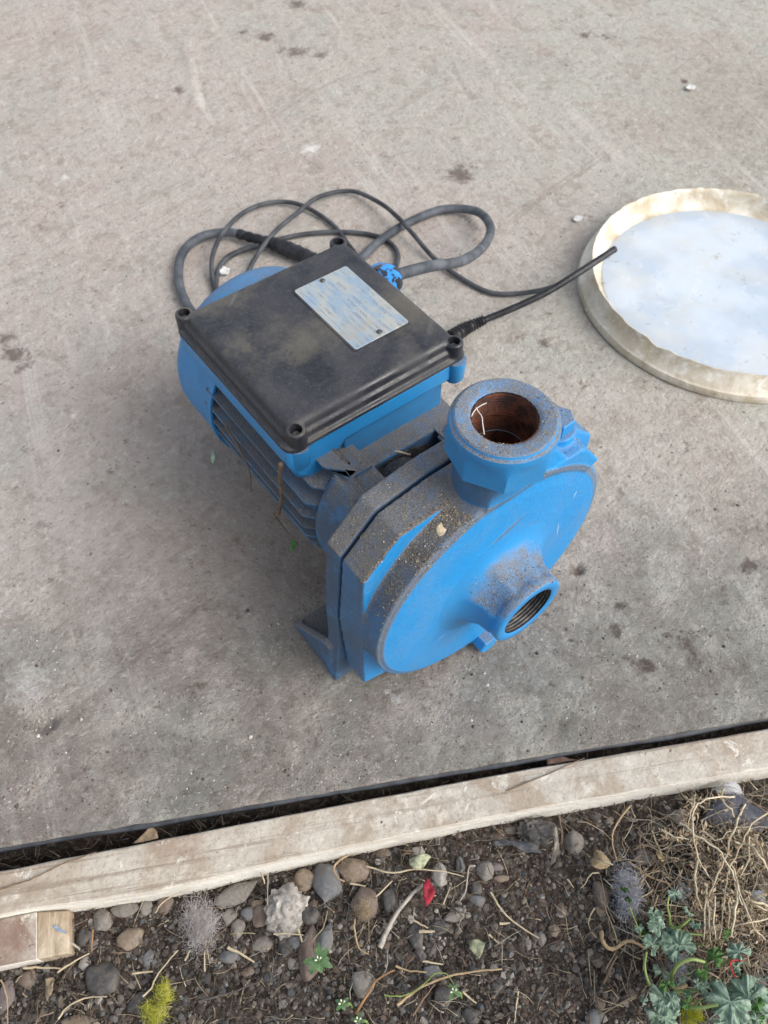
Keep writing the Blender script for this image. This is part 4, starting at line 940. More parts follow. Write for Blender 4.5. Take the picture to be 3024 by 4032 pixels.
TWS = [
 (S_, [(200, 1105), (255, 970), (330, 840), (430, 705), (550, 590)], .0026, 'p', 'thick bleached curved stalk ending at the red petal', 'stalk', 'stalk', .006),
 (S_, [(90, 445), (300, 497), (480, 468), (700, 482), (885, 527)], .0009, 's', 'long pale straw stretching from the flat angular stone past the crumpled leaf', 'straw', 'straw', .009),
 (S_, [(1105, 650), (1190, 800), (1340, 930), (1500, 1025)], .0011, 's', 'long thin straw lying diagonally on the reddish soil', 'straw', 'straw', .004),
 (S_, [(340, 1570), (450, 1480), (560, 1410), (740, 1340), (950, 1300), (1195, 1278)], .0014, 'y', 'long brown dry stalk crossing the bottom middle', 'stalk', 'stalk', .006),
 (S_, [(0, 1650), (90, 1500), (160, 1380), (230, 1330), (320, 1285)], .0013, 'o', 'orange-brown stem rising from the bottom edge', 'stem', 'stem', .005),
 (S_, [(975, 440), (925, 450), (908, 560), (895, 650), (850, 725)], .0010, 'p', 'short wavy pale root in the middle of the gravel', 'root', 'root', .007),
 (S_, [(465, 1655), (560, 1510), (650, 1400)], .0011, 'b', 'brown twig slanting beside the dark round stone at the bottom', 'twig', 'twig', .005),
 (S_, [(230, 1490), (330, 1500), (460, 1470), (560, 1395), (640, 1320), (740, 1315), (800, 1400)], .0008, 'g', 'thin trailing green stem across the bottom middle', 'stem', 'stem', .007),
 (S_, [(330, 1255), (450, 1290), (580, 1305)], .0011, 'y', 'short stalk left of the blue-grey flat pebble', 'stalk', 'stalk', .006),
 (S_, [(550, 1210), (640, 1228), (715, 1240)], .0010, 's', 'short pale straw above the blue-grey flat pebble', 'straw', 'straw', .005),
 (S_, [(520, 968), (645, 972)], .0017, 's', 'short broad cream straw below the red petal', 'straw', 'straw', .008),
 (S_, [(480, 885), (590, 948)], .0010, 's', 'short thin cream straw pointing at the broad cream one', 'straw', 'straw', .008),
 (S_, [(875, 1465), (990, 1555)], .0011, 's', 'short cream straw right of the tiny weed', 'straw', 'straw', .005),
 (S_, [(1180, 905), (1260, 900)], .0014, 's', 'stubby cream straw left of the long diagonal one', 'straw', 'straw', .004),
 (S_, [(1090, 990), (1175, 1070)], .0011, 's', 'short brownish straw below the stubby cream one', 'straw', 'straw', .004),
 (S_, [(165, 695), (300, 560)], .0009, 's', 'short straw leaning over the dark stone left of the curved stalk', 'straw', 'straw', .012),
 (S_, [(715, 750), (770, 610)], .0008, 's', 'short upright straw right of the red petal', 'straw', 'straw', .008),
 (S_, [(1330, 1460), (1310, 1600), (1290, 1720)], .0009, 's', 'thin straw running off the bottom edge in reddish soil', 'straw', 'straw', .004),
 (P_, [(205, 1012), (360, 1010), (520, 1016)], .0012, 's', 'straw lying level below the wooden board', 'straw', 'straw', .006),
 (P_, [(495, 1048), (600, 975), (772, 885)], .0011, 's', 'straw slanting up from the level one towards the board end', 'straw', 'straw', .009),
 (P_, [(1240, 1262), (1310, 1190), (1345, 1105), (1440, 970), (1540, 858)], .0009, 's', 'long bent straw above the yellow fluff', 'straw', 'straw', .008),
 (P_, [(500, 1455), (580, 1360), (700, 1285), (800, 1262), (930, 1262)], .0009, 's', 'curved straw above the pinkish tan stone at the bottom', 'straw', 'straw', .007),
 (P_, [(805, 690), (797, 785), (792, 880)], .0010, 'o', 'short reddish straw right of the sawn board end', 'straw', 'straw', .007),
 (P_, [(1150, 1060), (1325, 1045)], .0011, 's', 'short pale straw below the blue slate chip', 'straw', 'straw', .005),
 (P_, [(0, 1110), (45, 1230), (62, 1350), (65, 1495)], .0008, 'y', 'thin stem bending down the left edge over the purplish stone', 'stem', 'stem', .018),
 (P_, [(1345, 545), (1400, 460), (1520, 375), (1650, 325)], .0007, 's', 'thin curved straw resting on the brownish round pebble', 'straw', 'straw', .016),
 (P_, [(600, 790), (645, 815), (690, 855)], .0016, 'p', 'pale bent sliver at the corner of the sawn board', 'sliver', 'wood chip', .007),
 (Q_, [(180, 1305), (320, 1265), (450, 1230), (670, 1142)], .0012, 'd', 'dark glossy feather quill with a pale tip', 'quill', 'quill', .006),
 (Q_, [(210, 892), (300, 780), (420, 662)], .0008, 'b', 'thin brown twig rising to the faceted pebble', 'twig', 'twig', .008),
 (Q_, [(238, 1040), (235, 900), (245, 760)], .0008, 's', 'thin upright straw under the grey down tuft', 'straw', 'straw', .007),
 (Q_, [(435, 835), (540, 885), (660, 960)], .0015, 's', 'broad flat straw lying over the bluish flat pebble', 'straw', 'straw', .010),
 (Q_, [(1530, 590), (1528, 700), (1570, 850), (1650, 895)], .0010, 'y', 'forked brown twig below the large brown pebble', 'twig', 'twig', .006),
 (Q_, [(830, 716), (960, 718), (1085, 728)], .0009, 's', 'straight straw lying across below the white crumbly lump', 'straw', 'straw', .016),
 (Q_, [(1035, 680), (1075, 790)], .0013, 's', 'short straw leaning against the long dark slab', 'straw', 'straw', .014),
 (Q_, [(1495, 285), (1620, 312)], .0010, 's', 'short white straw above the large brown pebble', 'straw', 'straw', .016),
 (Q_, [(1470, 40), (1380, 100), (1350, 160), (1375, 230), (1440, 270)], .0013, 'y', 'curled dry tendril hugging the big oval stone', 'tendril', 'tendril', .017),
 (Q_, [(720, 190), (740, 240), (750, 285)], .0011, 's', 'tiny golden straw hanging under the plank', 'straw', 'straw', .015),
 (Q_, [(778, 200), (776, 300), (775, 470)], .0009, 'p', 'thin upright grey stem under the plank above the brown drop-shaped pebble', 'stem', 'stem', .012),
 (Q_, [(60, 950), (110, 860)], .0010, 's', 'tiny white quill poking from the grey down tuft', 'quill', 'quill', .012),
 (U_, [(98, 632), (115, 735), (200, 800), (330, 730), (420, 745), (510, 800)], .0022, 'y', 'thick curved pale brown twig reaching the left side of the mallow', 'twig', 'twig', .010),
 (U_, [(115, 1125), (180, 1000), (250, 860)], .0014, 'b', 'straight brown twig below the thick curved one', 'twig', 'twig', .007),
 (U_, [(785, 1185), (830, 1160), (895, 1130)], .0028, 'y', 'short broken twig stub among the mallow leaves', 'twig', 'twig', .020),
 (T_, [(835, 395), (865, 470), (900, 550)], .0010, 's', 'pale straw with an oat husk left of the dead weed', 'straw', 'straw', .012),
 (T_, [(680, 620), (770, 690), (830, 730), (980, 780)], .0013, 'y', 'brown stem lying above the small mallow leaf', 'stem', 'stem', .010),
 (T_, [(690, 215), (600, 330), (558, 430), (565, 530), (592, 610)], .0010, 'y', 'curved dry stem arching from the plank to the grey feather', 'stem', 'stem', .012),
 (T_, [(245, 740), (285, 800)], .0009, 's', 'tiny cream straw on the reddish soil left of the tan feather', 'straw', 'straw', .005),
 (T_, [(185, 290), (200, 380), (205, 480)], .0010, 'b', 'upright brown twig touching the flat triangular stone', 'twig', 'twig', .012),
]
for t_ in TWS: twig(t_[0], t_[1], t_[2], t_[3], t_[4], t_[5], t_[6], t_[7])
twig(P_, [(0, 335), (130, 290), (250, 250), (400, 185), (540, 115), (690, 60), (830, 10)], .0008, 'b', 'long thin brown stem lying on the left end of the plank', 'stem', 'stem', z=-.0046)
twig(B7, [(0, 505), (150, 442), (300, 380), (490, 300)], .0008, 'b', 'thin brown stem lying on the right part of the plank', 'stem', 'stem', z=-.0046)

# ------------------------------------------------------------------ leaves, feathers, fluff
def fluff(name, reg, cx, cy, rx, ry, n, L, cols, label, cat, z=None, h=.006, wdt=.00011, dirn=None):
    V, F, Cc = [], [], []; p0 = at(cx, cy, ZS+.006, reg)
    for i in range(n):
        a = random.uniform(0, 6.28); q = abs(random.gauss(0, .55)); cc_ = i % 7; a += .2*cc_
        p = at(cx+rx*(q*math.cos(a)*.75+.42*math.sin(cc_*2.4)), cy+ry*(q*math.sin(a)*.75+.42*math.cos(cc_*1.7)), ZS+.006, reg)
        zb = (z if z is not None else soil_h(p.x, p.y))+random.uniform(.001, h); d = random.uniform(0, 6.28) if dirn is None else dirn+random.gauss(0, .7)
        l = L*random.uniform(.5, 1.2); pts = []; k = random.gauss(0, 1.9)
        x, y, zz = p.x, p.y, zb
        for j in range(5):
            pts.append(Vector((x, y, zz))); d += k*.5; x += math.cos(d)*l/4; y += math.sin(d)*l/4; zz = max(zb-.002, zz+random.uniform(-.3, .4)*l/4)
        v, f = tube_lists(pts, lambda t: wdt*(1-.7*t), 3); b = len(V); V += v; F += [tuple(e+b for e in ff) for ff in f[:-2]]
        c = random.choice(cols); kk = random.uniform(.7, 1.1); Cc += [(c[0]*kk, c[1]*kk, c[2]*kk, 1)]*len(v)
    return tag(from_lists(name, V, F, fluff_mat, None, 180, Cc), label, cat)
fluff_mat = Mat('down_fibres', .9, .1); fluff_mat.color(fluff_mat.attr('col', 'Color')); fluff_mat = fluff_mat.m
fluff('down_tuft', Q_, 190, 640, 150, 230, 1300, .011, [(.54, .50, .47), (.42, .38, .36), (.64, .60, .57)], 'loose tuft of greyish down lying below the long cobble', 'down', h=.012)
fluff('down_feather', T_, 640, 850, 80, 170, 2300, .0085, [(.42, .42, .45), (.30, .30, .33), (.55, .55, .58)], 'fluffy blue-grey down feather above the mallow plant', 'feather', h=.018, dirn=-1.2, wdt=.00015)
fluff('yellow_fluff', P_, 1415, 1240, 48, 90, 420, .008, [(.50, .50, .05), (.36, .38, .05), (.58, .54, .16)], 'tuft of bright yellow fluff near the bottom left', 'fluff', h=.011, wdt=.00016)
fluff('yellow_fluff', P_, 1330, 1400, 85, 90, 480, .008, [(.50, .50, .05), (.34, .36, .06), (.58, .54, .16)], 'second clump of yellow fluff at the very bottom edge', 'fluff', h=.011, wdt=.00016)
fluff('yellow_fluff', U_, 930, 1430, 80, 50, 350, .008, [(.62, .60, .05), (.45, .48, .05)], 'yellow fluff caught under the mallow leaves', 'fluff', h=.016, wdt=.00016)
fluff('down_feather', U_, 790, 960, 60, 80, 600, .010, [(.50, .50, .53), (.38, .38, .40)], 'white wisp of down between the mallow leaves', 'feather', h=.018)
fluff('down_tuft', S_, 60, 810, 50, 60, 400, .008, [(.42, .33, .22), (.30, .22, .14)], 'small tan bristly tuft on the large brown pebble', 'down', h=.020)
def feather(reg, a, b, w_, c, label, dz=.010, curve=.15):
    A, B = at(*a, ZS+dz, reg), at(*b, ZS+dz, reg); d = B-A; L = d.length; d.normalize(); s = Vector((-d.y, d.x, 0))
    root = empty('feather', (0, 0, 0)); tag(root, label, 'feather')
    def axis(t): return A+d*L*t+s*curve*L*math.sin(t*math.pi)*.5+Vector((0, 0, .006*math.sin(t*3.1)+max(0, soil_h(A.x, A.y)-ZS)))
    V, F, Cc = [], [], []
    n = 90
    for i in range(n):
        t = .08+.92*i/n; p = axis(t); ww = w_*math.sin(min(1, t*1.05)*math.pi)**.5 if t < .97 else w_*.3
        for sg in (-1, 1):
            l = ww*random.uniform(.88, 1.05)*(random.uniform(.5, .8) if random.random() < .04 else 1); dr = (s*sg+d*.75).normalized()
            pts = [p, p+dr*l*.5+Vector((0, 0, .0012)), p+dr*l+Vector((0, 0, -.001+random.uniform(-.0004, .0004)))]
            wd = d*L/n*.62; bI = len(V)
            for q_ in pts: V.append(q_-wd); V.append(q_+wd)
            F.append((bI, bI+1, bI+3, bI+2)); F.append((bI+2, bI+3, bI+5, bI+4)); kk = random.uniform(.85, 1.1)
            e = [(c[0]*kk, c[1]*kk, c[2]*kk, 1)]*4+[(c[0]*1.3*kk, c[1]*1.3*kk, c[2]*1.3*kk, 1)]*2; Cc += e
    o = from_lists('vane', V, F, fluff_mat, root, 180, Cc)
    V, F = tube_lists([axis(t/12)+Vector((0, 0, .0006)) for t in range(13)], lambda t: .0006*(1.1-t), 6); from_lists('shaft', V, F, TW['p'], root, 70)
feather(T_, (1180, 330), (1560, 250), .013, (.115, .115, .13), 'large slate-grey feather lying under the dead stems by the plank', .014)
feather(T_, (1330, 380), (1659, 330), .011, (.10, .10, .115), 'dark grey feather at the right edge, half under the first', .010)
feather(T_, (1260, 110), (1475, 130), .006, (.55, .54, .53), 'small white feather tucked against the plank at the right', .012)
feather(T_, (1470, 850), (1640, 905), .005, (.34, .36, .38), 'small blue-grey feather at the right edge below the dead stems', .012)
feather(T_, (1030, 920), (1075, 780), .007, (.50, .52, .55), 'whitish curled feather right of the small mallow leaf', .008)
feather(T_, (560, 640), (420, 590), .008, (.33, .25, .15), 'small tan feather above the fluffy grey one', .010)
feather(T_, (940, 290), (1060, 330), .008, (.27, .22, .18), 'brownish small feather left of the dead stems', .008)

def leaf_mat(name, c1, c2, rough=.5):
    m = Mat(name, rough, .4); g = m.noise(160, 4, .6); cc_ = m.mix(m.step(g, .35, .65), c1, c2); cc_ = m.mix(m.math('MULTIPLY', m.attr('col'), .45), cc_, (min(1, c2[0]*1.6), min(1, c2[1]*1.45), min(1, c2[2]*1.5))); m.color(cc_); m.bump(m.noise(220, 5, .7), .0016)
    m.b.inputs['Subsurface Weight'].default_value = 0
    return m.m
mal = leaf_mat('mallow_leaf', (.085, .155, .10), (.25, .34, .25)); mal_dark = leaf_mat('mallow_leaf_underside', (.035, .095, .018), (.075, .17, .035)); stem_g = mk_col('mallow_stem', (.23, .30, .09), .75, .5)
weed_m = leaf_mat('seedling_leaf', (.05, .105, .035), (.10, .18, .07))
mallow = empty('mallow_plant', (0, 0, 0)); tag(mallow, 'small green mallow plant with crinkled round leaves at the lower right', 'plant')
def mleaf(cx, cy, rpx, z, m, tilt=(0, 0), sq=1.0, rot=0, open_=300, parent=mallow, lobes=6, reg=U_):
    p = at(cx, cy, z, reg); q = at(cx+rpx, cy, z, reg); Rr = (q-p).length; nr, na = 9, 84; V, F, Cc = [], [], []
    ph = random.uniform(0, 6.28)
    for j in range(nr+1):
        for i in range(na+1):
            a = R(rot)+R(-open_/2+open_*i/na); u = i/na*lobes; lob = abs(math.sin(u*math.pi))
            rr = j/nr; edge = 1-.20*(1-lob**.6)*rr**2+.045*math.sin(i*2.1)*rr**3
            r = Rr*rr*edge
            fold = (math.cos(u*2*math.pi)*-.17+math.cos(u*6*math.pi)*.05)*r*rr**.2; Cc.append(1-min(1, abs((u % 1)-.5)*9) if rr > .05 else 1)
            z_ = fold-.30*Rr*rr*rr*.6+.12*Rr*math.sin(a*2+ph)*rr*rr+noise.noise((r*260, a*4.0, ph))*.0030*rr+math.sin(i*1.9)*.0007*rr**3
            V.append((r*math.cos(a), r*math.sin(a)*sq, z_))
    Rm = Matrix.Rotation(tilt[0], 3, 'X') @ Matrix.Rotation(tilt[1], 3, 'Y')
    V = [Rm @ Vector(v)+p for v in V]
    for j in range(nr):
        for i in range(na): F.append((j*(na+1)+i, j*(na+1)+i+1, (j+1)*(na+1)+i+1, (j+1)*(na+1)+i))
    return from_lists('leaf', V, F, m, parent, 180, [(max(0, c_)+.25*random.random(),)*3+(1,) for c_ in Cc])
LV = [(575, 755, 118, .020, mal, (.2, .6), .75, 20), (820, 760, 158, .014, mal, (-.2, -.1), 1, 75), (645, 560, 118, .010, mal, (.5, .2), .9, 150), (700, 690, 100, .006, mal, (.1, -.4), 1, 250),
 (790, 285, 66, .030, mal, (-.3, .3), 1, 80), (915, 450, 62, .026, mal, (.4, .9), .7, 30), (980, 565, 58, .026, mal, (-.4, .2), .9, 200),
 (1150, 880, 100, .040, mal_dark, (-.5, -.7), .8, 10), (1065, 1010, 92, .030, mal_dark, (.3, .5), .8, 250), (1390, 825, 112, .032, mal, (-.5, .2), 1, 100), (1375, 960, 85, .022, mal, (.5, .5), .8, 260),
 (1310, 1290, 195, .044, mal, (-.3, .1), 1, 200), (1475, 1260, 195, .038, mal, (-.2, -.2), 1, 60), (1590, 1300, 150, .028, mal, (.1, -.4), 1, 20), (1540, 1420, 170, .034, mal, (.2, .0), 1, 300),
 (690, 1260, 145, .030, mal, (-.2, .3), 1, 160), (690, 1420, 165, .026, mal, (.1, .1), 1, 260), (800, 1290, 75, .034, mal, (-.3, .5), .8, 20), (1060, 1190, 92, .024, mal, (.3, .9), .8, 120), (670, 1010, 110, .004, mal, (-.4, .7), .8, 40), (1270, 1470, 150, .020, mal, (.3, .0), 1, 280),
 (1280, 670, 62, .022, mal_dark, (.8, .3), .7, 90), (1435, 1095, 66, .030, mal_dark, (.3, -.7), .8, 200), (600, 500, 60, .006, mal_dark, (.6, -.2), .8, 120), (520, 640, 60, -.002, mal_dark, (.2, .6), .8, 200), (960, 1010, 70, .0, mal_dark, (.1, .3), 1, 30), (715, 1130, 75, .036, mal_dark, (-.9, .2), .9, 80)]
for k in range(34):
    cx_, cy_ = random.choice(((1420, 1300), (700, 1340), (640, 600), (1380, 1400), (1560, 1250), (820, 760), (1060, 1180)))
    LV.append((cx_+random.gauss(0, 95), cy_+random.gauss(0, 85), random.uniform(36, 78), random.uniform(.022, .046), mal if random.random() < .9 else mal_dark, (random.gauss(0, .5), random.gauss(0, .5)), random.uniform(.7, 1), random.uniform(0, 360)))
for l in LV: mleaf(l[0], l[1], l[2], l[3]-.014, l[4], l[5], l[6], l[7])
def petiole(pts, r=.0013, m=None, parent=mallow):
    return tube('stem', [at(x, y, z-.014, U_) for x, y, z in pts], lambda t: r*.62*(1.1-.3*t), m or stem_g, parent, 8, 8)
petiole([(600, 1215, .015), (540, 1100, .030), (508, 960, .034), (525, 830, .028)], .0015)
petiole([(900, 640, .0), (760, 590, .014), (738, 480, .024), (720, 400, .030), (732, 310, .032)]); petiole([(740, 560, .016), (800, 600, .018), (860, 575, .024), (930, 515, .028)], .0016)
petiole([(755, 1140, .0), (770, 1020, .030), (840, 930, .042), (950, 895, .046), (1065, 918, .044)], .0020); petiole([(780, 1200, .016), (880, 1190, .018), (1000, 1185, .020)], .0019)
petiole([(830, 1310, .016), (900, 1335, .030), (1020, 1345, .038), (1190, 1318, .044)], .0021); petiole([(860, 655, .012), (960, 660, .012), (1050, 668, .012)], .0013)
petiole([(365, 405, .024), (400, 490, .022), (445, 600, .018), (480, 705, .012)], .0010, TW['g']); petiole([(900, 735, .004), (980, 750, .006), (1060, 765, .010)], .0011)
petiole([(1220, 950, .016), (1270, 915, .022), (1320, 890, .030)], .0012); petiole([(950, 1350, .008), (990, 1310, .014), (1030, 1270, .018)], .0014)
petiole([(1425, 1150, .026), (1345, 1045, .034), (1308, 950, .036), (1330, 905, .036), (1430, 908, .034)], .0009, TW['r'])['label'] = 'red stem'
for (x, y) in ((335, 250), (300, 230), (345, 330), (365, 350)): mleaf(x, y, 28, .030, mal_dark, (random.uniform(-.5, .5), random.uniform(-.5, .5)), .7, random.uniform(0, 360))
# seedlings
def oval(p, ang, L, W_, m, parent, up=.3, name='leaf'):
    V, F = [], []; n = 8; d = Vector((math.cos(ang), math.sin(ang), 0)); s = Vector((-d.y, d.x, 0))
    for i in range(n+1):
        t = i/n; w_ = W_*math.sin(math.pi*min(.98, t*.95+.03))**.75
        c = Vector(p)+d*L*t+Vector((0, 0, up*L*t-.35*L*t*t)); V += [c-s*w_+Vector((0, 0, .12*w_)), c, c+s*w_+Vector((0, 0, .12*w_))]
    for i in range(n): a = i*3; F += [(a, a+1, a+4, a+3), (a+1, a+2, a+5, a+4)]
    return from_lists(name, V, F, m, parent, 180)
def seedling(reg, x, y, L, label, angs, z=-.010):
    root = empty('seedling', (0, 0, 0)); tag(root, label, 'plant'); p = at(x, y, z, reg)
    for i, a in enumerate(angs): oval(p, R(a), L*.72*random.uniform(.7, 1.1), L*.17, weed_m, root)
    white = simple('white_petals', (.7, .72, .6), (.55, .6, .4), 500, .6)
    for i in range(3):
        V, F = tube_lists([p+Vector((.0012*math.cos(i*1.3), .0012*math.sin(i*1.3), .001)), p+Vector((.0022*math.cos(i*1.3), .0022*math.sin(i*1.3), .0025))], .00055, 6); from_lists('bud', V, F, white, root)
    g = Vector((p.x+.004, p.y-.006, soil_h(p.x, p.y))); V, F = tube_lists(smooth_path([p, p.lerp(g, .5)+Vector((.002, 0, .001)), g], 5), .0008, 6); from_lists('stem', V, F, stem_g, root)
seedling(Q_, 1215, 945, .0135, 'little green seedling with white buds in front of the long dark slab', (10, 55, 150, 200, 250, 330, 300), -.006)
seedling(S_, 800, 1465, .008, 'tiny weed with pale buds above the dark rounded stone at the bottom', (80, 200, 300, 20))
seedling(Q_, 1420, 1320, .008, 'tiny weed with white buds left of the orange-brown stem', (0, 120, 190, 260, 310), -.018)
seedling(S_, 20, 1700, .007, 'tiny green weed at the bottom edge under the orange-brown stem', (40, 130, 250, 320), -.018)
# dry leaves and a petal
def dry(name, reg, pts, dz, c, label, cat, crum=.002, parent=None):
    m = leaf_mat('dry_'+name+str(random.random())[2:6], c, tuple(v*.6 for v in c), .7); P = [at(x, y, ZS+dz, reg) for x, y in pts]
    bm = bmesh.new(); c0 = sum(P, Vector())/len(P); vs = [bm.verts.new(p) for p in P]; cv = bm.verts.new(c0)
    for i in range(len(vs)): bm.faces.new((vs[i], vs[(i+1) % len(vs)], cv))
    bmesh.ops.subdivide_edges(bm, edges=bm.edges, cuts=3, use_grid_fill=True)
    for v in bm.verts: v.co.z += noise.noise(v.co*160)*crum*2.0+noise.noise(v.co*400)*crum*.7
    o = from_bm(name, bm, m, parent, 180); so_ = o.modifiers.new('thick', 'SOLIDIFY'); so_.thickness = .0003
    return tag(o, label, cat)
dry('petal', S_, [(550, 580), (590, 530), (625, 590), (655, 650), (620, 720), (575, 775), (555, 700)], .016, (.36, .022, .04), 'bright red petal lying on the gravel in the middle', 'petal')
dry('dry_leaf', S_, [(437, 375), (520, 350), (575, 330), (620, 360), (590, 395), (560, 440), (530, 462), (470, 455), (440, 420)], .014, (.42, .43, .28), 'crumpled pale yellow-green leaf under the plank', 'leaf', .003)
dry('dry_leaf', S_, [(925, 1040), (1000, 1030), (1065, 1060), (1040, 1130), (1010, 1200), (980, 1160), (930, 1110)], .010, (.30, .31, .20), 'triangular pale veined leaf in the middle of the bare soil', 'leaf', .002)
dry('dry_leaf', T_, [(870, 540), (900, 545), (935, 600), (910, 620), (880, 590)], .014, (.45, .34, .16), 'golden oat husk in the straw', 'husk', .001)
dry('dry_leaf', T_, [(130, 340), (165, 400), (182, 500), (150, 620), (120, 640), (140, 560), (150, 460), (120, 390)], .012, (.24, .21, .17), 'long curled grey leaf beside the black clinker', 'leaf', .003)
dry('dry_leaf', S_, [(1110, 250), (1220, 208), (1350, 225), (1470, 270), (1530, 330), (1400, 320), (1280, 270), (1150, 275)], .013, (.10, .10, .105), 'long dark curved leaf lying below the black clinker', 'leaf', .003)
dry('dry_leaf', P_, [(400, 1110), (450, 1090), (480, 1150), (450, 1250), (430, 1310), (400, 1240)], .010, (.36, .28, .18), 'shredded straw-coloured husk below the wooden board', 'husk', .004)
dry('dry_leaf', T_, [(1530, 720), (1600, 690), (1655, 760), (1659, 860), (1600, 850), (1560, 790)], .014, (.33, .26, .19), 'crumpled brown leaf at the right edge behind the dead stems', 'leaf', .004)
dry('dry_leaf', R3_, [(690, 935), (685, 905), (712, 870), (722, 895), (742, 905), (725, 940), (702, 948)], .228-ZS, (.55, .45, .30), 'ragged cream scrap of leaf stuck on the dusty casing of the pump', 'leaf', .0008)
def gapleaf(reg, pts, z, c, label): dry('dry_leaf', reg, pts, z-ZS, c, label, 'leaf', .001)
gapleaf(B5, [(785, 938), (850, 880), (890, 825), (930, 860), (940, 905), (860, 925)], -.010, (.30, .22, .14), 'brown folded leaf caught in the gap beside the slab, left part')
gapleaf(B7, [(240, 285), (330, 290), (450, 310), (380, 322), (250, 345)], -.012, (.22, .14, .11), 'reddish brown leaf caught in the gap beside the slab, right part')
dry('leaf_bit', R2_, [(683, 1055), (690, 1010), (702, 1002), (708, 1015), (700, 1058), (690, 1062)], .0035-ZS, (.11, .42, .06), 'bright green sliver of leaf on the concrete left of the pump', 'leaf bit', .0006)
dry('dropping', R2_, [(250, 575), (252, 530), (263, 512), (272, 535), (272, 580), (262, 592)], .0035-ZS, (.50, .62, .42), 'white and green bird dropping on the concrete left of the pump', 'dropping', .0006)
for reg, x, y, lab in ((A_, 482, 583, 'white chip of dried lime just behind the fan cover'), (A_, 1492, 187, 'white splinter lying far back at the upper right'), (A_, 1248, 470-0, 'small white crumb left of the bucket lid')):
    r = 11 if x != 482 else 16
    dry('white_chip', reg, [(x-r, y+2), (x-r*.3, y-r*.6), (x+r, y-r*.2), (x+r*.7, y+r*.5), (x-r*.2, y+r*.6)], .004-ZS, (.78, .77, .74), lab, 'chip', .0012)

# dead weed
weed = empty('dead_weed', (0, 0, 0)); tag(weed, 'dead straw-coloured weed with tangled brittle stems by the right edge', 'plant')
DW = [[(1145, 140), (1120, 260), (1093, 392)], [(1425, 160), (1325, 165), (1215, 176), (1135, 240), (1130, 420), (1165, 590), (1240, 720)], [(1500, 210), (1450, 320), (1400, 430), (1370, 570)],
 [(1659, 260), (1540, 360), (1480, 480), (1400, 640), (1365, 760), (1340, 960), (1310, 1167)], [(1040, 340), (1150, 430), (1290, 520), (1380, 640), (1440, 780), (1475, 920)], [(1180, 330), (1230, 420), (1310, 460), (1400, 390), (1530, 370)],
 [(1525, 440), (1520, 600), (1460, 730)], [(1440, 790), (1430, 950), (1400, 1140)], [(1230, 780), (1215, 960), (1205, 1167)], [(1160, 600), (1145, 800), (1190, 950)], [(1659, 1010), (1540, 1050), (1410, 1080)],
 [(900, 380), (1000, 440), (1100, 460)], [(1345, 100), (1330, 180), (1400, 250), (1420, 300)], [(1290, 860), (1275, 1000), (1290, 1167)], [(1220, 800), (1240, 980), (1250, 1167)], [(1380, 870), (1390, 1000), (1375, 1130)],
 [(1400, 640), (1440, 760), (1500, 940), (1560, 1080), (1640, 1167)], [(1659, 920), (1560, 900), (1490, 880)], [(1659, 960), (1580, 930), (1500, 905)], [(1480, 480), (1560, 520), (1620, 600), (1659, 680)], [(1560, 420), (1600, 500), (1640, 620)], [(1370, 570), (1300, 700), (1240, 860)]]
for i, pts in enumerate(DW):
    n = len(pts); h = .016+.010*math.sin(i*2.1)
    V = [at(x, y, -.012+h*(.5+.6*math.sin(math.pi*(k+.5)/n)), T_) for k, (x, y) in enumerate(pts)]
    rr = .00045+.0005*((i*7) % 5)/5
    Vv, F = tube_lists(kink(V, 5, .0008), lambda t: rr*(1.1-.45*t)*(1+.15*math.sin(t*41)), 6); from_lists('stem', Vv, F, TW['w'] if i % 3 else TW['s'], weed, 70)
V, F, Cc = [], [], []
for k in range(1500):
    pts = random.choice(DW); i = random.randrange(len(pts)-1); t = random.random()
    x = pts[i][0]*(1-t)+pts[i+1][0]*t+random.gauss(0, 26); y = pts[i][1]*(1-t)+pts[i+1][1]*t+random.gauss(0, 26)
    p = at(x, y, -.020+random.uniform(.002, .018), T_); a = random.uniform(0, 6.28); L = random.uniform(.0015, .0055); w_ = L*random.uniform(.08, .2)
    d = Vector((math.cos(a), math.sin(a), random.uniform(-.3, .5)))*L; s = Vector((-math.sin(a), math.cos(a), random.uniform(-.5, .5)))*w_
    b = len(V); V += [p, p+d*.5+s, p+d, p+d*.5-s+Vector((0, 0, .0004))]; F += [(b, b+1, b+2), (b, b+2, b+3)]
    c = random.choice([(.42, .31, .19), (.32, .22, .13), (.50, .41, .28)]); kk = random.uniform(.6, 1.1); Cc += [(c[0]*kk, c[1]*kk, c[2]*kk, 1)]*4
tag(from_lists('dry_leaflets', V, F, litter_mat, weed, 180, Cc), kind='stuff')

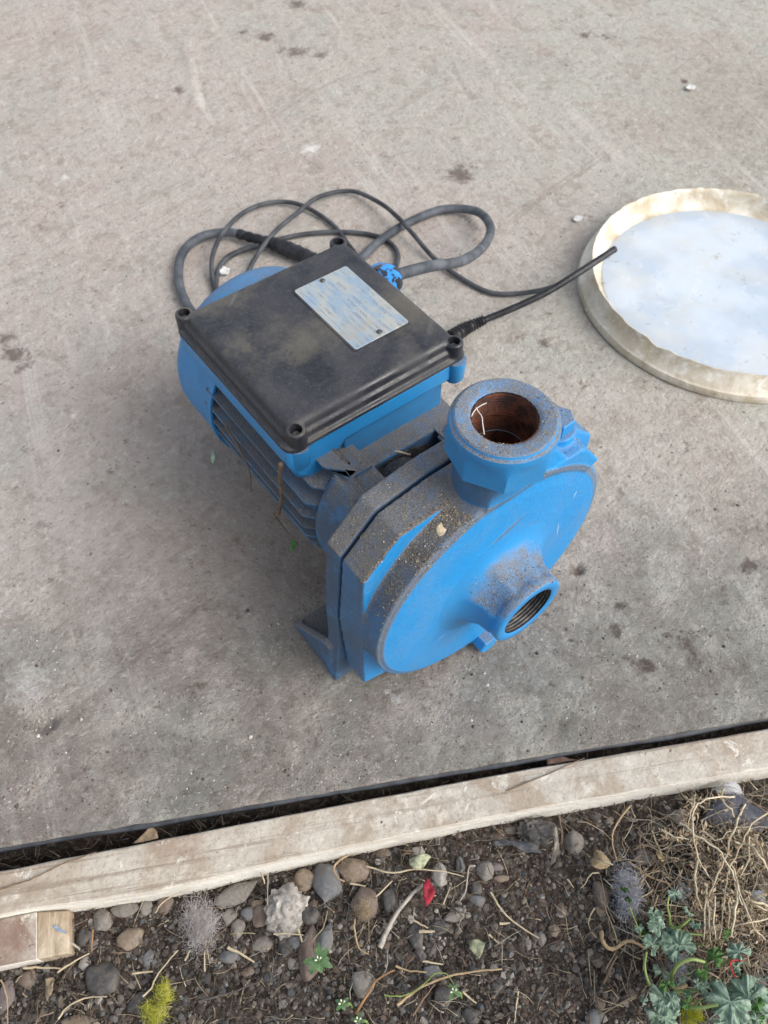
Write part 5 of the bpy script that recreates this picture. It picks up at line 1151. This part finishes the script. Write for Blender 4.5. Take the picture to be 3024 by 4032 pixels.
# ------------------------------------------------------------------ dust grains and seeds settled on the pump, found by dropping them
dg = bpy.context.evaluated_depsgraph_get(); dg.update()
V, F, Cc = [], [], []
pset = {o.name for o in bpy.data.objects if o.parent and (o.parent == pump or (o.parent.parent == pump))}
cnt = 0
def drop(x, y):
    ok, loc, nor, idx, ob, mt = SC.ray_cast(dg, Vector((x, y, .30)), Vector((0, 0, -1)))
    return (loc, nor, ob) if ok and ob.name in pset else None
def grain(loc, nor, L, c):
    a = random.uniform(0, 6.28); d = Vector((math.cos(a), math.sin(a), 0)); d -= nor*d.dot(nor)
    if d.length < .1: return
    d.normalize(); s = nor.cross(d); w_ = L*random.uniform(.2, .7); h = L*random.uniform(.15, .4); b = len(V)
    c0 = loc+nor*h*.2
    V.extend([c0-d*L*.5, c0+s*w_*.5, c0+d*L*.5, c0-s*w_*.5, c0+nor*h]); F.extend([(b, b+1, b+4), (b+1, b+2, b+4), (b+2, b+3, b+4), (b+3, b, b+4)]); Cc.extend([(*c, 1)]*5)
for k in range(70000):
    x = random.uniform(-.112, .11); y = random.uniform(-.036, .14)
    if k % 3 == 0: x = random.uniform(-.10, .03); y = random.uniform(-.002, .022)
    h = drop(x, y)
    if not h: continue
    loc, nor, ob = h
    if nor.z < .30 or 'lid' in ob.name: continue
    if loc.x > .035 and random.random() < .7: continue
    if ob.name.startswith('discharge') and random.random() < .75: continue
    if noise.noise(loc*70) < random.uniform(-.6, .45): continue
    c = random.choice([(.30, .25, .18), (.16, .14, .12), (.10, .09, .08), (.52, .45, .33), (.40, .33, .22), (.22, .16, .11), (.12, .10, .085)])
    grain(loc, nor, random.uniform(.0004, .0010)*(2.2 if random.random() < .05 else 1), c); cnt += 1
tag(from_lists('dust_grains', V, F, litter_mat, None, 0, Cc), 'gritty dust and chaff settled on top of the pump casing', 'dust', kind='stuff')
# straws and cobweb threads caught on the motor
for pts, r, c, lab in (
    ([(630, 590), (625, 680), (632, 760), (622, 850), (600, 880)], .0016, 'b', 'rotten brown straw hanging down over the cooling fins'),
    ([(330, 385), (400, 500), (440, 580), (462, 640), (468, 740)], .0009, 'b', 'thin brown straw hanging from the upper cooling fins'),
    ([(1250, 520), (1290, 528), (1335, 540)], .0009, 's', 'short pale straw lying in the hollow behind the outlet'),
    ([(590, 860), (640, 930), (690, 990)], .0008, 'b', 'crumbly straw clinging to the lowest fins')):
    zs = .105 if lab[0] != 's' or 'outlet' not in lab else .165
    P3 = []
    for (x, y) in pts:
        zz = .165 if 'outlet' in lab else None
        if zz: P3.append(at(x, y, zz, R2_)); continue
        # hang just outside the fins: plane x = -.080
        px, py = 650+x/1.3825, 1400+y/1.3825; d = _f*FPX+_r2*(px-1512)+_u2*(2016-py); t = (-.0805-CAM[0])/d[0]; P3.append(Vector(CAM+t*d))
    Vv, Ff = tube_lists(smooth_path(P3, 6), lambda t: r*(1.1-.4*t)*(1+.2*math.sin(t*33)), 6); tag(from_lists('straw', Vv, Ff, TW[c], None, 70), lab, 'straw')
